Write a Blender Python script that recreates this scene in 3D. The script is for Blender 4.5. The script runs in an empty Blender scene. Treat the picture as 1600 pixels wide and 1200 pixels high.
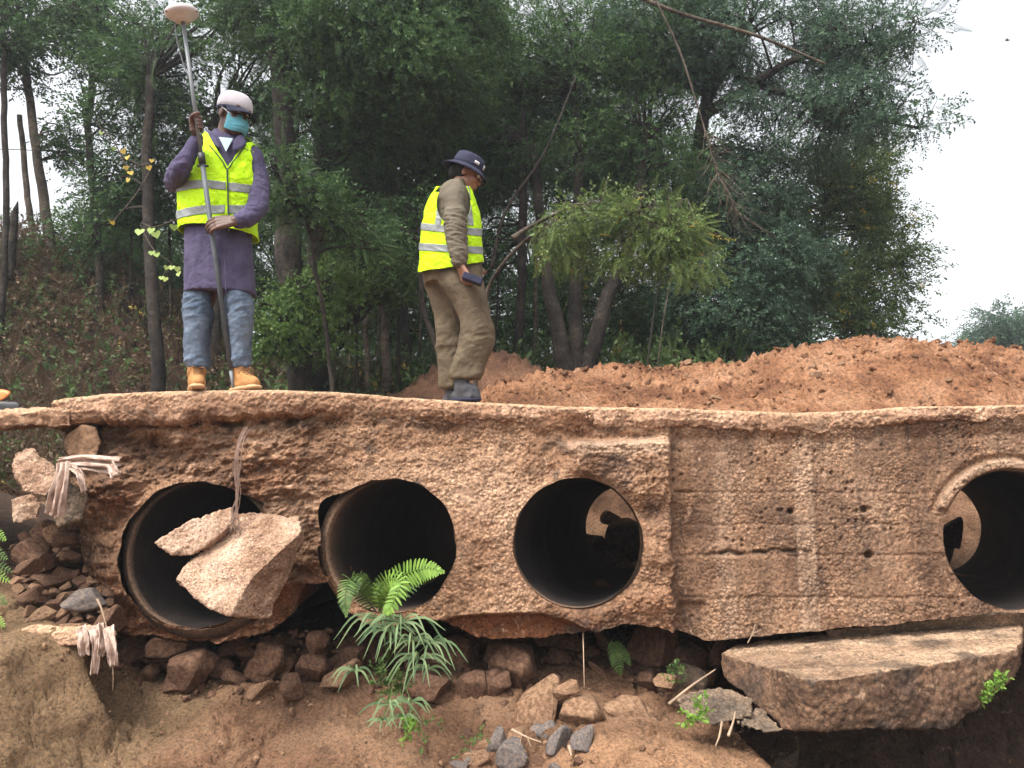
import bpy, bmesh, math, random
import numpy as np
from mathutils import Vector, Matrix
R = math.radians
SC = bpy.context.scene
COL = SC.collection
# ------------------------------------------------------------ camera, sky, sun
F = 1250.0                       # focal length in photo pixels (photo 1600 wide)
PITCH = math.atan(175.0 / F)
cam_d = bpy.data.cameras.new('camera')
cam_d.sensor_width = 36.0
cam_d.lens = 36.0 * F / 1600.0
cam_d.clip_start = 0.05
cam_d.clip_end = 400
cam = bpy.data.objects.new('camera', cam_d)
COL.objects.link(cam)
cam.location = (0, 0, 0)
cam.rotation_euler = (math.pi / 2 + PITCH, 0, 0)
SC.camera = cam

SUN_EL, SUN_AZ = R(58), R(-140)      # sun high, behind the camera's left shoulder (azimuth from +Y, clockwise)
w = bpy.data.worlds.new("World")
SC.world = w
w.use_nodes = True
nt = w.node_tree
nt.nodes.clear()
sky = nt.nodes.new('ShaderNodeTexSky')
sky.sky_type = 'NISHITA'
sky.sun_disc = False
sky.sun_elevation = SUN_EL
sky.sun_rotation = SUN_AZ
sky.dust_density = 6.0
sky.air_density = 1.0
sky.ozone_density = 1.0
hs = nt.nodes.new('ShaderNodeHueSaturation')
hs.inputs['Saturation'].default_value = 0.16
hs.inputs['Value'].default_value = 1.0
bg = nt.nodes.new('ShaderNodeBackground')
bg.inputs['Strength'].default_value = 0.15
wo = nt.nodes.new('ShaderNodeOutputWorld')
nt.links.new(sky.outputs[0], hs.inputs['Color'])
nt.links.new(hs.outputs[0], bg.inputs['Color'])
nt.links.new(bg.outputs[0], wo.inputs['Surface'])

sun_d = bpy.data.lights.new('sun', 'SUN')
sun_d.energy = 1.0
sun_d.angle = R(14)
sun_d.color = (1.0, 0.93, 0.82)
sun = bpy.data.objects.new('sun', sun_d)
COL.objects.link(sun)
sun.location = (-4, -4, 8)
sdir = Vector((math.sin(SUN_AZ) * math.cos(SUN_EL), math.cos(SUN_AZ) * math.cos(SUN_EL), math.sin(SUN_EL)))
sun.rotation_euler = sdir.to_track_quat('Z', 'Y').to_euler()
SC.view_settings.view_transform = 'Standard'
SC.view_settings.look = 'None'
SC.view_settings.exposure = 1.5
SC.view_settings.gamma = 1.0
SC.cycles.max_bounces = 6
SC.cycles.diffuse_bounces = 3
SC.cycles.transparent_max_bounces = 6
try:
    SC.cycles.use_denoising = True
except Exception:
    pass

# ------------------------------------------------------------ pixel -> place
CP, SP = math.cos(PITCH), math.sin(PITCH)
def zk(py):
    v = (600.0 - py) / F
    return (SP + v * CP) / (CP - v * SP)
def sk(py, Y):                   # metres per photo pixel at distance Y on that row
    v = (600.0 - py) / F
    return Y / (CP - v * SP) / F
def P(px, py, Y):
    return np.array([(px - 800.0) * sk(py, Y), Y, zk(py) * Y])
def rowof(z, Y):                 # photo row of a height z at distance Y
    t = z / Y
    v = (t * CP - SP) / (CP + t * SP)
    return 600.0 - v * F
def colof(x, z, Y):
    return 800.0 + x / sk(rowof(z, Y), Y)

# ------------------------------------------------------------ noise
_rng = np.random.RandomState(7)
_perm = np.tile(_rng.permutation(256), 3).astype(np.int64)
_g = _rng.normal(size=(256, 3)); _g /= np.linalg.norm(_g, axis=1)[:, None]
def perlin(p):
    p = np.asarray(p, float)
    i = np.floor(p).astype(np.int64); f = p - i; i &= 255
    u = f * f * f * (f * (f * 6 - 15) + 10)
    out = np.zeros(len(p))
    for dx in (0, 1):
        wx = u[:, 0] if dx else 1 - u[:, 0]
        for dy in (0, 1):
            wy = u[:, 1] if dy else 1 - u[:, 1]
            for dz in (0, 1):
                wz = u[:, 2] if dz else 1 - u[:, 2]
                h = _perm[_perm[_perm[(i[:, 0] + dx) & 255] + ((i[:, 1] + dy) & 255)] + ((i[:, 2] + dz) & 255)]
                g = _g[h]
                d = (f[:, 0] - dx) * g[:, 0] + (f[:, 1] - dy) * g[:, 1] + (f[:, 2] - dz) * g[:, 2]
                out += wx * wy * wz * d
    return out * 1.5
def fbm(p, oct=4, gain=0.5, ridged=False):
    p = np.asarray(p, float); a = 1.0; s = np.zeros(len(p)); n = 0
    for k in range(oct):
        q = perlin(p + 17.3 * k)
        if ridged: q = 1 - 2 * np.abs(q)
        s += a * q; n += a; a *= gain; p = p * 2.03
    return s / n
def worley(p):
    p = np.asarray(p, float)
    i = np.floor(p).astype(np.int64); f = p - i
    d1 = np.full(len(p), 9.0); d2 = np.full(len(p), 9.0); cid = np.zeros(len(p))
    for dx in (-1, 0, 1):
        for dy in (-1, 0, 1):
            for dz in (-1, 0, 1):
                h = _perm[_perm[_perm[(i[:, 0] + dx) & 255] + ((i[:, 1] + dy) & 255)] + ((i[:, 2] + dz) & 255)]
                o = 0.5 + 0.45 * _g[h]
                d = np.sqrt((f[:, 0] - dx - o[:, 0])**2 + (f[:, 1] - dy - o[:, 1])**2 + (f[:, 2] - dz - o[:, 2])**2)
                m = d < d1
                d2 = np.where(m, d1, np.minimum(d2, d)); cid = np.where(m, h / 255.0, cid); d1 = np.where(m, d, d1)
    return d1, d2, cid
def ss(a, b, x):
    t = np.clip((np.asarray(x, float) - a) / (b - a), 0, 1)
    return t * t * (3 - 2 * t)
def band(x, a, b, w):
    return ss(a - w, a + w, x) * (1 - ss(b - w, b + w, x))

# ------------------------------------------------------------ mesh helpers
def mesh_np(name, verts, faces, smooth=True, mats=None):
    """faces: list of (N,k) int arrays"""
    if isinstance(faces, np.ndarray): faces = [faces]
    faces = [np.asarray(f, np.int32) for f in faces if len(f)]
    me = bpy.data.meshes.new(name)
    verts = np.asarray(verts, np.float32)
    me.vertices.add(len(verts)); me.vertices.foreach_set('co', verts.ravel())
    loops = np.concatenate([f.ravel() for f in faces]).astype(np.int32)
    cnt = np.concatenate([np.full(len(f), f.shape[1], np.int32) for f in faces])
    st = np.concatenate([[0], np.cumsum(cnt)[:-1]]).astype(np.int32)
    me.loops.add(len(loops)); me.loops.foreach_set('vertex_index', loops)
    me.polygons.add(len(cnt)); me.polygons.foreach_set('loop_start', st)
    me.polygons.foreach_set('loop_total', cnt)
    me.polygons.foreach_set('use_smooth', np.full(len(cnt), smooth, bool))
    me.update(calc_edges=True)
    me.validate(clean_customdata=False)
    return me
def vattr(me, name, vals):
    a = me.attributes.new(name, 'FLOAT', 'POINT'); a.data.foreach_set('value', np.asarray(vals, np.float32))
def mco(me):
    a = np.empty(len(me.vertices) * 3, np.float32); me.vertices.foreach_get('co', a); return a.reshape(-1, 3).astype(float)
def mno(me):
    a = np.empty(len(me.vertices) * 3, np.float32); me.vertices.foreach_get('normal', a); return a.reshape(-1, 3).astype(float)
def medges(me):
    a = np.empty(len(me.edges) * 2, np.int32); me.edges.foreach_get('vertices', a); return a.reshape(-1, 2)
def setco(me, co):
    me.vertices.foreach_set('co', np.asarray(co, np.float32).ravel()); me.update()
def smooth_np(me, it, f=0.5):
    co = mco(me); e = medges(me); n = len(co)
    deg = np.maximum(np.bincount(e[:, 0], minlength=n) + np.bincount(e[:, 1], minlength=n), 1)[:, None]
    for _ in range(it):
        s = np.stack([np.bincount(e[:, 0], co[e[:, 1], k], n) + np.bincount(e[:, 1], co[e[:, 0], k], n) for k in range(3)], 1)
        co = co + f * (s / deg - co)
    setco(me, co)
def grid_faces(nr, nc, wrap=False):
    r = np.arange(nr - 1)[:, None]; c = np.arange(nc if wrap else nc - 1)[None, :]
    c2 = (c + 1) % nc
    return np.stack([r * nc + c, r * nc + c2, (r + 1) * nc + c2, (r + 1) * nc + c], -1).reshape(-1, 4)
def joinparts(parts):
    V, Fs, o = [], [], 0
    for v, fs in parts:
        V.append(v)
        for f in (fs if isinstance(fs, list) else [fs]): Fs.append(np.asarray(f) + o)
        o += len(v)
    return np.concatenate(V), Fs
def remesh(me, voxel):
    ob = bpy.data.objects.new('tmp', me); COL.objects.link(ob)
    m = ob.modifiers.new('r', 'REMESH'); m.mode = 'VOXEL'; m.voxel_size = voxel; m.adaptivity = 0; m.use_smooth_shade = True
    dg = bpy.context.evaluated_depsgraph_get()
    out = bpy.data.meshes.new_from_object(ob.evaluated_get(dg))
    bpy.data.objects.remove(ob); bpy.data.meshes.remove(me)
    return out

def tag(o, label=None, cat=None, group=None, kind=None):
    if label: o['label'] = label
    if cat: o['category'] = cat
    if group: o['group'] = group
    if kind: o['kind'] = kind
    return o
def link(name, me, mat=None, parent=None, **kw):
    me.name = name
    o = bpy.data.objects.new(name, me); COL.objects.link(o)
    if mat:
        for m in (mat if isinstance(mat, (list, tuple)) else [mat]): me.materials.append(m)
    if parent:
        o.parent = parent
        o.matrix_parent_inverse = Matrix.Translation(-Vector(parent.location)) if parent.type == 'EMPTY' else Matrix()
    tag(o, **kw)
    return o
def empty(name, loc, label, cat, group=None):
    o = bpy.data.objects.new(name, None); COL.objects.link(o); o.location = tuple(float(v) for v in loc)
    o.empty_display_size = 0.2
    return tag(o, label, cat, group)

def catmull(pts, n):
    pts = np.asarray(pts, float)
    if len(pts) == 2:
        t = np.linspace(0, 1, n)[:, None]; return pts[0] * (1 - t) + pts[1] * t
    p = np.vstack([2 * pts[0] - pts[1], pts, 2 * pts[-1] - pts[-2]])
    t = np.linspace(0, len(pts) - 1 - 1e-9, n); i = t.astype(int); f = (t - i)[:, None]
    a, b, c, d = p[i], p[i + 1], p[i + 2], p[i + 3]
    return 0.5 * (2 * b + (c - a) * f + (2 * a - 5 * b + 4 * c - d) * f * f + (3 * b - a - 3 * c + d) * f**3)
def tube(pts, rad, n=8, seg=None, ell=None, up=None, round_ends=False):
    """tube through pts with a radius per point; closed ends"""
    pts = np.asarray(pts, float); rad = np.asarray(rad, float)
    if rad.ndim == 0: rad = np.full(len(pts), float(rad))
    if seg:
        pr = catmull(np.hstack([pts, rad[:, None]]), seg); pts, rad = pr[:, :3], np.maximum(pr[:, 3], 1e-4)
    if round_ends:
        d0 = pts[0] - pts[1]; d0 /= np.linalg.norm(d0) + 1e-9; d1 = pts[-1] - pts[-2]; d1 /= np.linalg.norm(d1) + 1e-9
        r0, r1 = rad[0], rad[-1]
        pts = np.vstack([pts[0] + d0 * r0 * .95, pts[0] + d0 * r0 * .6, pts, pts[-1] + d1 * r1 * .6, pts[-1] + d1 * r1 * .95])
        rad = np.concatenate([[r0 * .3, r0 * .8], rad, [r1 * .8, r1 * .3]])
    m = len(pts)
    T = np.gradient(pts, axis=0); T /= np.linalg.norm(T, axis=1)[:, None] + 1e-12
    u = np.array(up if up is not None else ([0, 0, 1.0] if abs(T[0][2]) < .9 else [1.0, 0, 0]), float)
    N = np.zeros_like(pts)
    for k in range(m):
        u = u - T[k] * (u @ T[k]); u /= np.linalg.norm(u) + 1e-12; N[k] = u
    B = np.cross(T, N)
    a = np.linspace(0, 2 * np.pi, n, endpoint=False)
    e1, e2 = ell if ell else (1, 1)
    V = pts[:, None] + rad[:, None, None] * (e1 * np.cos(a)[None, :, None] * N[:, None] + e2 * np.sin(a)[None, :, None] * B[:, None])
    V = V.reshape(-1, 3); V = np.vstack([V, pts[0], pts[-1]])
    q = grid_faces(m, n, True)
    i = np.arange(n); j = (i + 1) % n
    c0 = np.stack([np.full(n, m * n), j, i], 1); c1 = np.stack([np.full(n, m * n + 1), (m - 1) * n + i, (m - 1) * n + j], 1)
    return V, [q, c0, c1]
def ellip(c, r, M=None, n=14):
    th = np.linspace(0, np.pi, n + 2)[1:-1]; a = np.linspace(0, 2 * np.pi, n * 2, endpoint=False)
    V = np.stack([np.sin(th)[:, None] * np.cos(a), np.sin(th)[:, None] * np.sin(a), np.repeat(np.cos(th)[:, None], len(a), 1)], -1).reshape(-1, 3)
    V = np.vstack([V, [0, 0, 1], [0, 0, -1]]) * np.asarray(r, float)
    if M is not None: V = V @ np.asarray(M, float).T
    k = len(a); i = np.arange(k); j = (i + 1) % k
    return V + np.asarray(c, float), [grid_faces(n, k, True)[:, ::-1], np.stack([np.full(k, n * k), i, j], 1), np.stack([np.full(k, n * k + 1), (n - 1) * k + j, (n - 1) * k + i], 1)]
def blob(parts, voxel, sm=2):
    V, Fs = joinparts(parts)
    me = remesh(mesh_np('blob', V, Fs), voxel)
    smooth_np(me, sm)
    return me
def displace(me, fn):
    co = mco(me); no = mno(me); setco(me, co + no * fn(co)[:, None])
def hull_mesh(pts):
    bm = bmesh.new()
    for p in pts: bm.verts.new(tuple(p))
    bmesh.ops.convex_hull(bm, input=bm.verts)
    loose = [v for v in bm.verts if not v.link_faces]
    if loose: bmesh.ops.delete(bm, geom=loose, context='VERTS')
    bmesh.ops.recalc_face_normals(bm, faces=bm.faces)
    me = bpy.data.meshes.new('hull'); bm.to_mesh(me); bm.free()
    return me
def rough_hull(pts, voxel=0.012, amp=0.02, peb=0.006, pebs=45, sm=2, seed=0, cut=0.0):
    me = remesh(hull_mesh(pts), voxel); smooth_np(me, sm)
    def fn(co):
        q = co + seed * 3.1
        d1, d2, _ = worley(q * pebs)
        r = amp * fbm(q * 6, 4) + peb * (0.6 - d1)
        if cut: r -= cut * np.clip(fbm(q * 3.1 + 9, 3, ridged=True) - .35, 0, 1)
        return r
    displace(me, fn)
    return me

# ------------------------------------------------------------ materials
def srgb(r, g, b):
    f = lambda c: (c / 255 / 12.92) if c <= 10 else ((c / 255 + .055) / 1.055)**2.4
    return (f(r), f(g), f(b), 1)
def newmat(name):
    m = bpy.data.materials.new(name); m.use_nodes = True; nt = m.node_tree
    return m, nt, nt.nodes['Principled BSDF']
def N(nt, t, **kw):
    n = nt.nodes.new(t)
    for k, v in kw.items(): setattr(n, k, v)
    return n
def noise(nt, vec, scale, detail=6, rough=.6, dist=0):
    n = N(nt, 'ShaderNodeTexNoise'); n.inputs['Scale'].default_value = scale; n.inputs['Detail'].default_value = detail
    n.inputs['Roughness'].default_value = rough; n.inputs['Distortion'].default_value = dist
    nt.links.new(vec, n.inputs['Vector']); return n.outputs['Fac']
def ramp(nt, fac, stops):
    r = N(nt, 'ShaderNodeValToRGB'); e = r.color_ramp.elements
    while len(e) < len(stops): e.new(0.5)
    for i, (p, c) in enumerate(stops):
        e[i].position = p; e[i].color = c if len(c) == 4 else (*c, 1)
    nt.links.new(fac, r.inputs[0]); return r.outputs[0]
def mix(nt, fac, a, b, mode='MIX'):
    n = N(nt, 'ShaderNodeMix', data_type='RGBA', blend_type=mode)
    for s, v in ((n.inputs[0], fac), (n.inputs[6], a), (n.inputs[7], b)):
        if hasattr(v, 'links') or hasattr(v, 'node'): nt.links.new(v, s)
        else: s.default_value = v
    return n.outputs[2]
def mth(nt, op, a, b=0.0):
    n = N(nt, 'ShaderNodeMath', operation=op)
    for s, v in ((n.inputs[0], a), (n.inputs[1], b)):
        if hasattr(v, 'node'): nt.links.new(v, s)
        else: s.default_value = v
    return n.outputs[0]
def attr(nt, name):
    return N(nt, 'ShaderNodeAttribute', attribute_name=name).outputs['Fac']
def bump(nt, bs, h, strength, dist):
    b = N(nt, 'ShaderNodeBump'); b.inputs['Strength'].default_value = strength; b.inputs['Distance'].default_value = dist
    nt.links.new(h, b.inputs['Height']); nt.links.new(b.outputs[0], bs.inputs['Normal']); return b
AG = .66                          # overall albedo level of stone, soil and concrete
def earthy(name, cols, scale=3, fine=60, dark=None, pale=None, bstr=.8, bdist=.01, rough=.95, zones=(), speck=None, peb=None):
    """rock / concrete / soil: blotchy colour, fine grain, bump; zones = [(attribute, colour)] tint stains, soil tones and painted light"""
    m, nt, bs = newmat(name)
    tc = N(nt, 'ShaderNodeTexCoord').outputs['Object']
    n1 = noise(nt, tc, scale, 8, .65)
    k = len(cols)
    c = ramp(nt, n1, [(0.37 + 0.26 * i / (k - 1), cols[i]) for i in range(k)])
    for an, cc in zones:
        wob = mth(nt, 'MULTIPLY', attr(nt, an), mth(nt, 'ADD', noise(nt, tc, 14, 6, .7), .45))
        n = N(nt, 'ShaderNodeClamp'); nt.links.new(wob, n.inputs[0])
        c = mix(nt, n.outputs[0], c, cc)
    n2 = noise(nt, tc, fine, 4, .7)
    g = ramp(nt, n2, [(0.32, (.34 * AG, .32 * AG, .30 * AG)), (0.46, (.88 * AG, .88 * AG, .88 * AG)), (0.70, (1.45 * AG, 1.42 * AG, 1.38 * AG))])
    c = mix(nt, 1.0, c, g, 'MULTIPLY')
    if dark:
        f = ramp(nt, noise(nt, tc, scale * 4.3, 8, .75), [(.56, (0, 0, 0)), (.68, (1, 1, 1))])
        c = mix(nt, f, c, dark)
    if pale:
        f = ramp(nt, noise(nt, tc, scale * 6.1, 5, .7, 1), [(.6, (0, 0, 0)), (.72, (.8, .8, .8))])
        c = mix(nt, f, c, pale)
    if speck:
        v = N(nt, 'ShaderNodeTexVoronoi'); v.inputs['Scale'].default_value = speck[1]; nt.links.new(tc, v.inputs['Vector'])
        f = ramp(nt, v.outputs['Distance'], [(.12, (1, 1, 1)), (.22, (0, 0, 0))])
        c = mix(nt, f, c, speck[0])
    if peb:                       # pebbles of differing colour in darker mortar
        wp = mix(nt, .012, tc, N(nt, 'ShaderNodeTexNoise').outputs['Color'], 'ADD')
        v = N(nt, 'ShaderNodeTexVoronoi'); v.inputs['Scale'].default_value = peb; nt.links.new(wp, v.inputs['Vector'])
        f = ramp(nt, v.outputs['Distance'], [(.20, (1.16, 1.15, 1.13)), (.52, (1.0, 1.0, 1.0)), (.78, (.55, .52, .50))])
        pm = ramp(nt, noise(nt, tc, 5, 5, .7), [(.42, (.12, .12, .12)), (.62, (.9, .9, .9))])
        c = mix(nt, pm, c, f, 'MULTIPLY')
        hv_ = N(nt, 'ShaderNodeSeparateColor'); nt.links.new(v.outputs['Color'], hv_.inputs[0])
        c = mix(nt, .55, c, ramp(nt, hv_.outputs[0], [(0, (.62, .60, .60)), (.25, (1, .98, .96)), (.8, (1.05, 1.03, 1.0)), (1, (1.45, 1.40, 1.36))]), 'MULTIPLY')
    nt.links.new(c, bs.inputs['Base Color'])
    bs.inputs['Roughness'].default_value = rough
    bs.inputs['Specular IOR Level'].default_value = .25
    h = mth(nt, 'ADD', noise(nt, tc, fine * .7, 8, .8), mth(nt, 'MULTIPLY', noise(nt, tc, fine * .25, 6, .7), 1.8))
    if peb: h = mth(nt, 'ADD', h, mth(nt, 'MULTIPLY', mth(nt, 'MULTIPLY', v.outputs['Distance'], pm), -1.5))
    bump(nt, bs, h, bstr, bdist)
    return m
def plain(name, col, rough=.7, metal=0, bscale=0, bstr=.3, bdist=.004, var=0.0, spec=.4):
    m, nt, bs = newmat(name)
    bs.inputs['Base Color'].default_value = col; bs.inputs['Roughness'].default_value = rough; bs.inputs['Metallic'].default_value = metal
    bs.inputs['Specular IOR Level'].default_value = spec
    tc = N(nt, 'ShaderNodeTexCoord').outputs['Object']
    if var:
        f = ramp(nt, noise(nt, tc, 14, 6, .7), [(.3, (1 - var,) * 3), (.7, (1 + var,) * 3)])
        nt.links.new(mix(nt, 1.0, col, f, 'MULTIPLY'), bs.inputs['Base Color'])
    if bscale: bump(nt, bs, noise(nt, tc, bscale, 6, .7), bstr, bdist)
    return m
def leafmat(name, c1, c2, c3=None, p3=.93, trans=.35):
    m, nt, bs = newmat(name)
    a = attr(nt, 'var')
    st = [(0.0, c1), (.8, c2)] + ([(p3, c2), (min(1, p3 + .03), c3)] if c3 else [])
    c = ramp(nt, a, st)
    nt.links.new(c, bs.inputs['Base Color']); bs.inputs['Roughness'].default_value = .6; bs.inputs['Specular IOR Level'].default_value = .3
    tr = N(nt, 'ShaderNodeBsdfTranslucent'); nt.links.new(c, tr.inputs['Color'])
    mx = N(nt, 'ShaderNodeMixShader'); mx.inputs[0].default_value = trans
    nt.links.new(bs.outputs[0], mx.inputs[1]); nt.links.new(tr.outputs[0], mx.inputs[2])
    nt.links.new(mx.outputs[0], nt.nodes['Material Output'].inputs['Surface'])
    return m
M = {}
M['concrete'] = earthy('weathered_concrete', [(.20, .105, .060), (.47, .275, .165), (.68, .435, .28)], 2.2, 80, dark=(.085, .055, .042, 1), pale=(.66, .44, .31, 1),
                       zones=[('red', (.30, .12, .055, 1)), ('grey', (.22, .140, .098, 1)), ('pale', (.72, .50, .35, 1)), ('black', (.05, .04, .035, 1))], bdist=.016, peb=62)
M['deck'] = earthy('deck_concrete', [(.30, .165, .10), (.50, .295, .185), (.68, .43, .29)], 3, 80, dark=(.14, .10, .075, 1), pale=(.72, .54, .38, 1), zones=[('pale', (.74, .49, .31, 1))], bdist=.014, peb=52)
M['chunk'] = earthy('broken_concrete', [(.40, .24, .155), (.66, .44, .31), (.84, .61, .46)], 4, 110, dark=(.26, .17, .11, 1), pale=(.78, .60, .44, 1), bdist=.014, peb=85)
M['chunkdark'] = earthy('dirty_concrete', [(.13, .10, .075), (.24, .175, .125), (.36, .25, .17)], 4, 90, dark=(.06, .05, .045, 1), pale=(.42, .32, .23, 1), peb=60)
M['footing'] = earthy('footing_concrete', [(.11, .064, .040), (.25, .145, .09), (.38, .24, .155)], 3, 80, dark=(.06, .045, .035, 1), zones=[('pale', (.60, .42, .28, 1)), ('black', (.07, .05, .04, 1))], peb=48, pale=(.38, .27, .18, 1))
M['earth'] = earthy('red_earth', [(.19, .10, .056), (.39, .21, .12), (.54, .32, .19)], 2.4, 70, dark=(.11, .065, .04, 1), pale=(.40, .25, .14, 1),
                    zones=[('ochre', (.42, .27, .15, 1)), ('bright', (.64, .36, .20, 1)), ('darkbrown', (.085, .05, .033, 1))], bdist=.03, bstr=1)
M['heap'] = earthy('dug_soil', [(.26, .112, .056), (.50, .24, .122), (.66, .36, .205)], 2.6, 45, dark=(.15, .07, .04, 1), pale=(.60, .34, .19, 1), bdist=.035, bstr=1)
M['heapdark'] = earthy('dark_soil', [(.10, .05, .03), (.19, .095, .055), (.26, .14, .08)], 3, 50)
M['pipe'] = earthy('pipe_concrete', [(.016, .013, .012), (.030, .023, .021), (.045, .034, .029)], 4, 60, bstr=.4, zones=[('pale', (.36, .22, .14, 1))], rough=.8)  # dark base with pale mouth zone paints the light falling off inside
M['rockbrown'] = earthy('brown_stone', [(.085, .045, .03), (.16, .085, .052), (.25, .14, .088)], 6, 50, dark=(.08, .05, .038, 1), bstr=.5, bdist=.006)  # albedo lowered to stand in for shade under the culvert
M['rocktan'] = earthy('tan_stone', [(.16, .088, .050), (.31, .18, .105), (.44, .27, .17)], 6, 50, dark=(.16, .10, .06, 1), bstr=.5, bdist=.006)
M['rockgrey'] = earthy('grey_stone', [(.10, .088, .085), (.18, .155, .145), (.30, .22, .17)], 6, 50, dark=(.07, .06, .06, 1), pale=(.34, .21, .13, 1), bstr=.5, bdist=.005)
M['bark'] = earthy('dark_bark', [(.025, .02, .018), (.05, .04, .033), (.085, .07, .055)], 4, 30, bstr=1, bdist=.02)
M['barkpale'] = earthy('pale_bark', [(.07, .055, .042), (.14, .11, .085), (.24, .20, .15)], 4, 30, bstr=1, bdist=.02)
# ============================================================ ground
def interp(x, xs, ys): return np.interp(x, xs, ys)
def smooth_interp(x, xs, ys):
    x = np.asarray(x, float); xs = np.array(xs, float); ys = np.array(ys, float)
    i = np.clip(np.searchsorted(xs, x) - 1, 0, len(xs) - 2)
    t = np.clip((x - xs[i]) / (xs[i + 1] - xs[i]), 0, 1); t = t * t * (3 - 2 * t)
    return ys[i] * (1 - t) + ys[i + 1] * t
def ground_z(x, y, detail=False):
    x = np.asarray(x, float); y = np.asarray(y, float)
    wob = 0.12 * perlin(np.stack([x * 1.3, y * 1.1, x * 0 + 3.3], -1))
    base = interp(y + wob, [-3, 2.6, 3.3, 3.75, 4.2, 4.45, 4.8, 5.4, 7.3, 8.1, 9.0, 12, 20, 60, 150],
                  [-1.7, -1.62, -1.47, -1.33, -1.13, -1.02, -.93, -.80, -.72, .25, 1.15, 1.35, .6, -1.2, -3])
    # ochre shelf at the left end
    shelf = interp(y, [2.6, 3.3, 3.55, 3.75, 3.95, 4.3, 4.7, 5.2, 7.3, 8.1], [-1.6, -1.35, -1.0, -.74, -.67, -.60, -.42, -.30, -.25, .4])
    edge = -2.02 - .10 * np.sin(y * 7) - .12 * perlin(np.stack([y * 2.2, x * .6, x * 0 + 1.1], -1)) + .45 * (y - 3.8)
    edge = edge - .50 * ss(3.95, 4.25, y)
    t = ss(.24, -.16, x - edge)
    z = base * (1 - t) + np.maximum(base, shelf) * t
    # bright mound at right of centre
    z = z + .20 * np.exp(-((x - .72) / .50)**2 - ((y - 3.62) / .34)**2) + .06 * np.exp(-((x - .35) / .25)**2 - ((y - 3.9) / .2)**2)
    # pit under the fallen footing
    z = z - .75 * ss(1.22, 1.62, x + .25 * (y - 3.6) + .12 * wob) * band(y, 2.9, 5.2, .35)
    # banks behind: left hillside, both far sides
    hill = 1.25 * ss(-2.2, -5.2, x) * ss(7.6, 9.2, y) + .5 * ss(-3.5, -6.5, x) * ss(6.8, 8.2, y)
    z = z + hill * (1 - ss(14, 30, y))
    z = z + .35 * ss(-3.1, -4.6, x) * (1 - ss(6.5, 8, y)) * ss(2.2, 4.4, y)
    z = z + .5 * ss(4.2, 6.5, x) * (1 - ss(6.5, 8, y))
    if detail:
        p = np.stack([x, y, z], -1)
        z = z + .035 * fbm(p * 2.2, 5) + .012 * fbm(p * 9, 4, .6)
    return z
def nonuni(segs):
    out = []
    for a, b, s in segs: out.append(np.arange(a, b, s))
    out.append([segs[-1][1]])
    return np.concatenate(out)
gx = nonuni([(-60, -30, 5), (-30, -8, .8), (-8, -3.2, .09), (-3.2, 3.2, .0125), (3.2, 8, .09), (8, 30, .8), (30, 60, 5)])
gy = nonuni([(-12, -4, 2), (-4, 2.2, .3), (2.2, 3.0, .05), (3.0, 5.4, .0125), (5.4, 7.2, .06), (7.2, 10, .045), (10, 20, .3), (20, 60, 5)])
X, Y = np.meshgrid(gx, gy)
x, y = X.ravel(), Y.ravel()
z = ground_z(x, y, True)
co = np.stack([x, y, z], -1)
near = (np.abs(x) < 3.4) & (y > 2.3) & (y < 5.6)
q = co[near]
d1, d2, cid = worley(q * 16)
crack = ss(.09, .0, np.abs(fbm(q * np.array([2.3, 2.3, 1.8]) + 5, 3))) * .0
dz = .016 * fbm(q * 20, 5, .65) + .012 * fbm(q * 60 + 4, 2, .6) * ss(-.1, .4, fbm(q * 3, 2)) - crack
# polygonal drying cracks in the earth face
w1, w2, _ = worley(q * np.array([3.4, 3.4, 3.4]) + .35 * np.stack([fbm(q * 6, 3), fbm(q * 6 + 7, 3), fbm(q * 6 + 13, 3)], -1))
ck = ss(.075, .0, w2 - w1)
dz -= .05 * ck * ss(-.2, .05, fbm(q * 1.7 + 2, 2))
dz += .03 * fbm(q * 5 + 9, 3, ridged=True)
stones = ss(.42, .25, d1) * (cid > .72)
dz += .014 * stones
co[near, 2] += dz
# push the steep shelf face in and out so that it is not a smooth sheet
sh = near & (x < -1.2)
q = co[sh]
co[sh, 1] += -.12 * fbm(q * np.array([2.2, 2, 3.2]) + 3, 5, .6)
co[sh, 0] += .05 * fbm(q * np.array([2.5, 2.5, 4]) + 8, 4, .55)
me = mesh_np('ground', co, grid_faces(len(gy), len(gx)))
zz = co[:, 2]
ochre = ss(-1.6, -1.9, x - .4 * (y - 3.8)) * (1 - ss(4.3, 4.7, y)) * near
bright = np.clip(np.exp(-((x - .8) / .62)**2 - ((y - 3.6) / .40)**2) * 1.15 + .55 * (1 - ss(3.7, 4.0, y)) * ss(-1.6, -.9, x) * (1 - ss(.4, .9, x)), 0, 1) * near
darkbrown = np.clip(ss(4.45, 4.7, y) * (1 - ss(7, 7.6, y)) + .9 * ss(8.2, 8.8, y) * (1 - ss(-2, 0, x)) + .8 * ss(7.4, 8, y) * ss(-2.4, -3, x) + ss(1.1, 1.5, x) * near, 0, 1)  # darker brown beneath the culvert, on the left bank and in the pit
vattr(me, 'ochre', ochre); vattr(me, 'bright', bright); vattr(me, 'darkbrown', darkbrown)
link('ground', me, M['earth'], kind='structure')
def GZ(x, y): return float(ground_z(np.array([x]), np.array([y]))[0])
def ground_hit(px, py, y0=2.4, y1=6.5):
    """place on the ground seen at photo position px,py"""
    prev = None
    for Yd in np.arange(y0, y1, .02):
        p = P(px, py, Yd)
        if p[2] <= GZ(p[0], p[1]): return p
    return P(px, py, y1)

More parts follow.
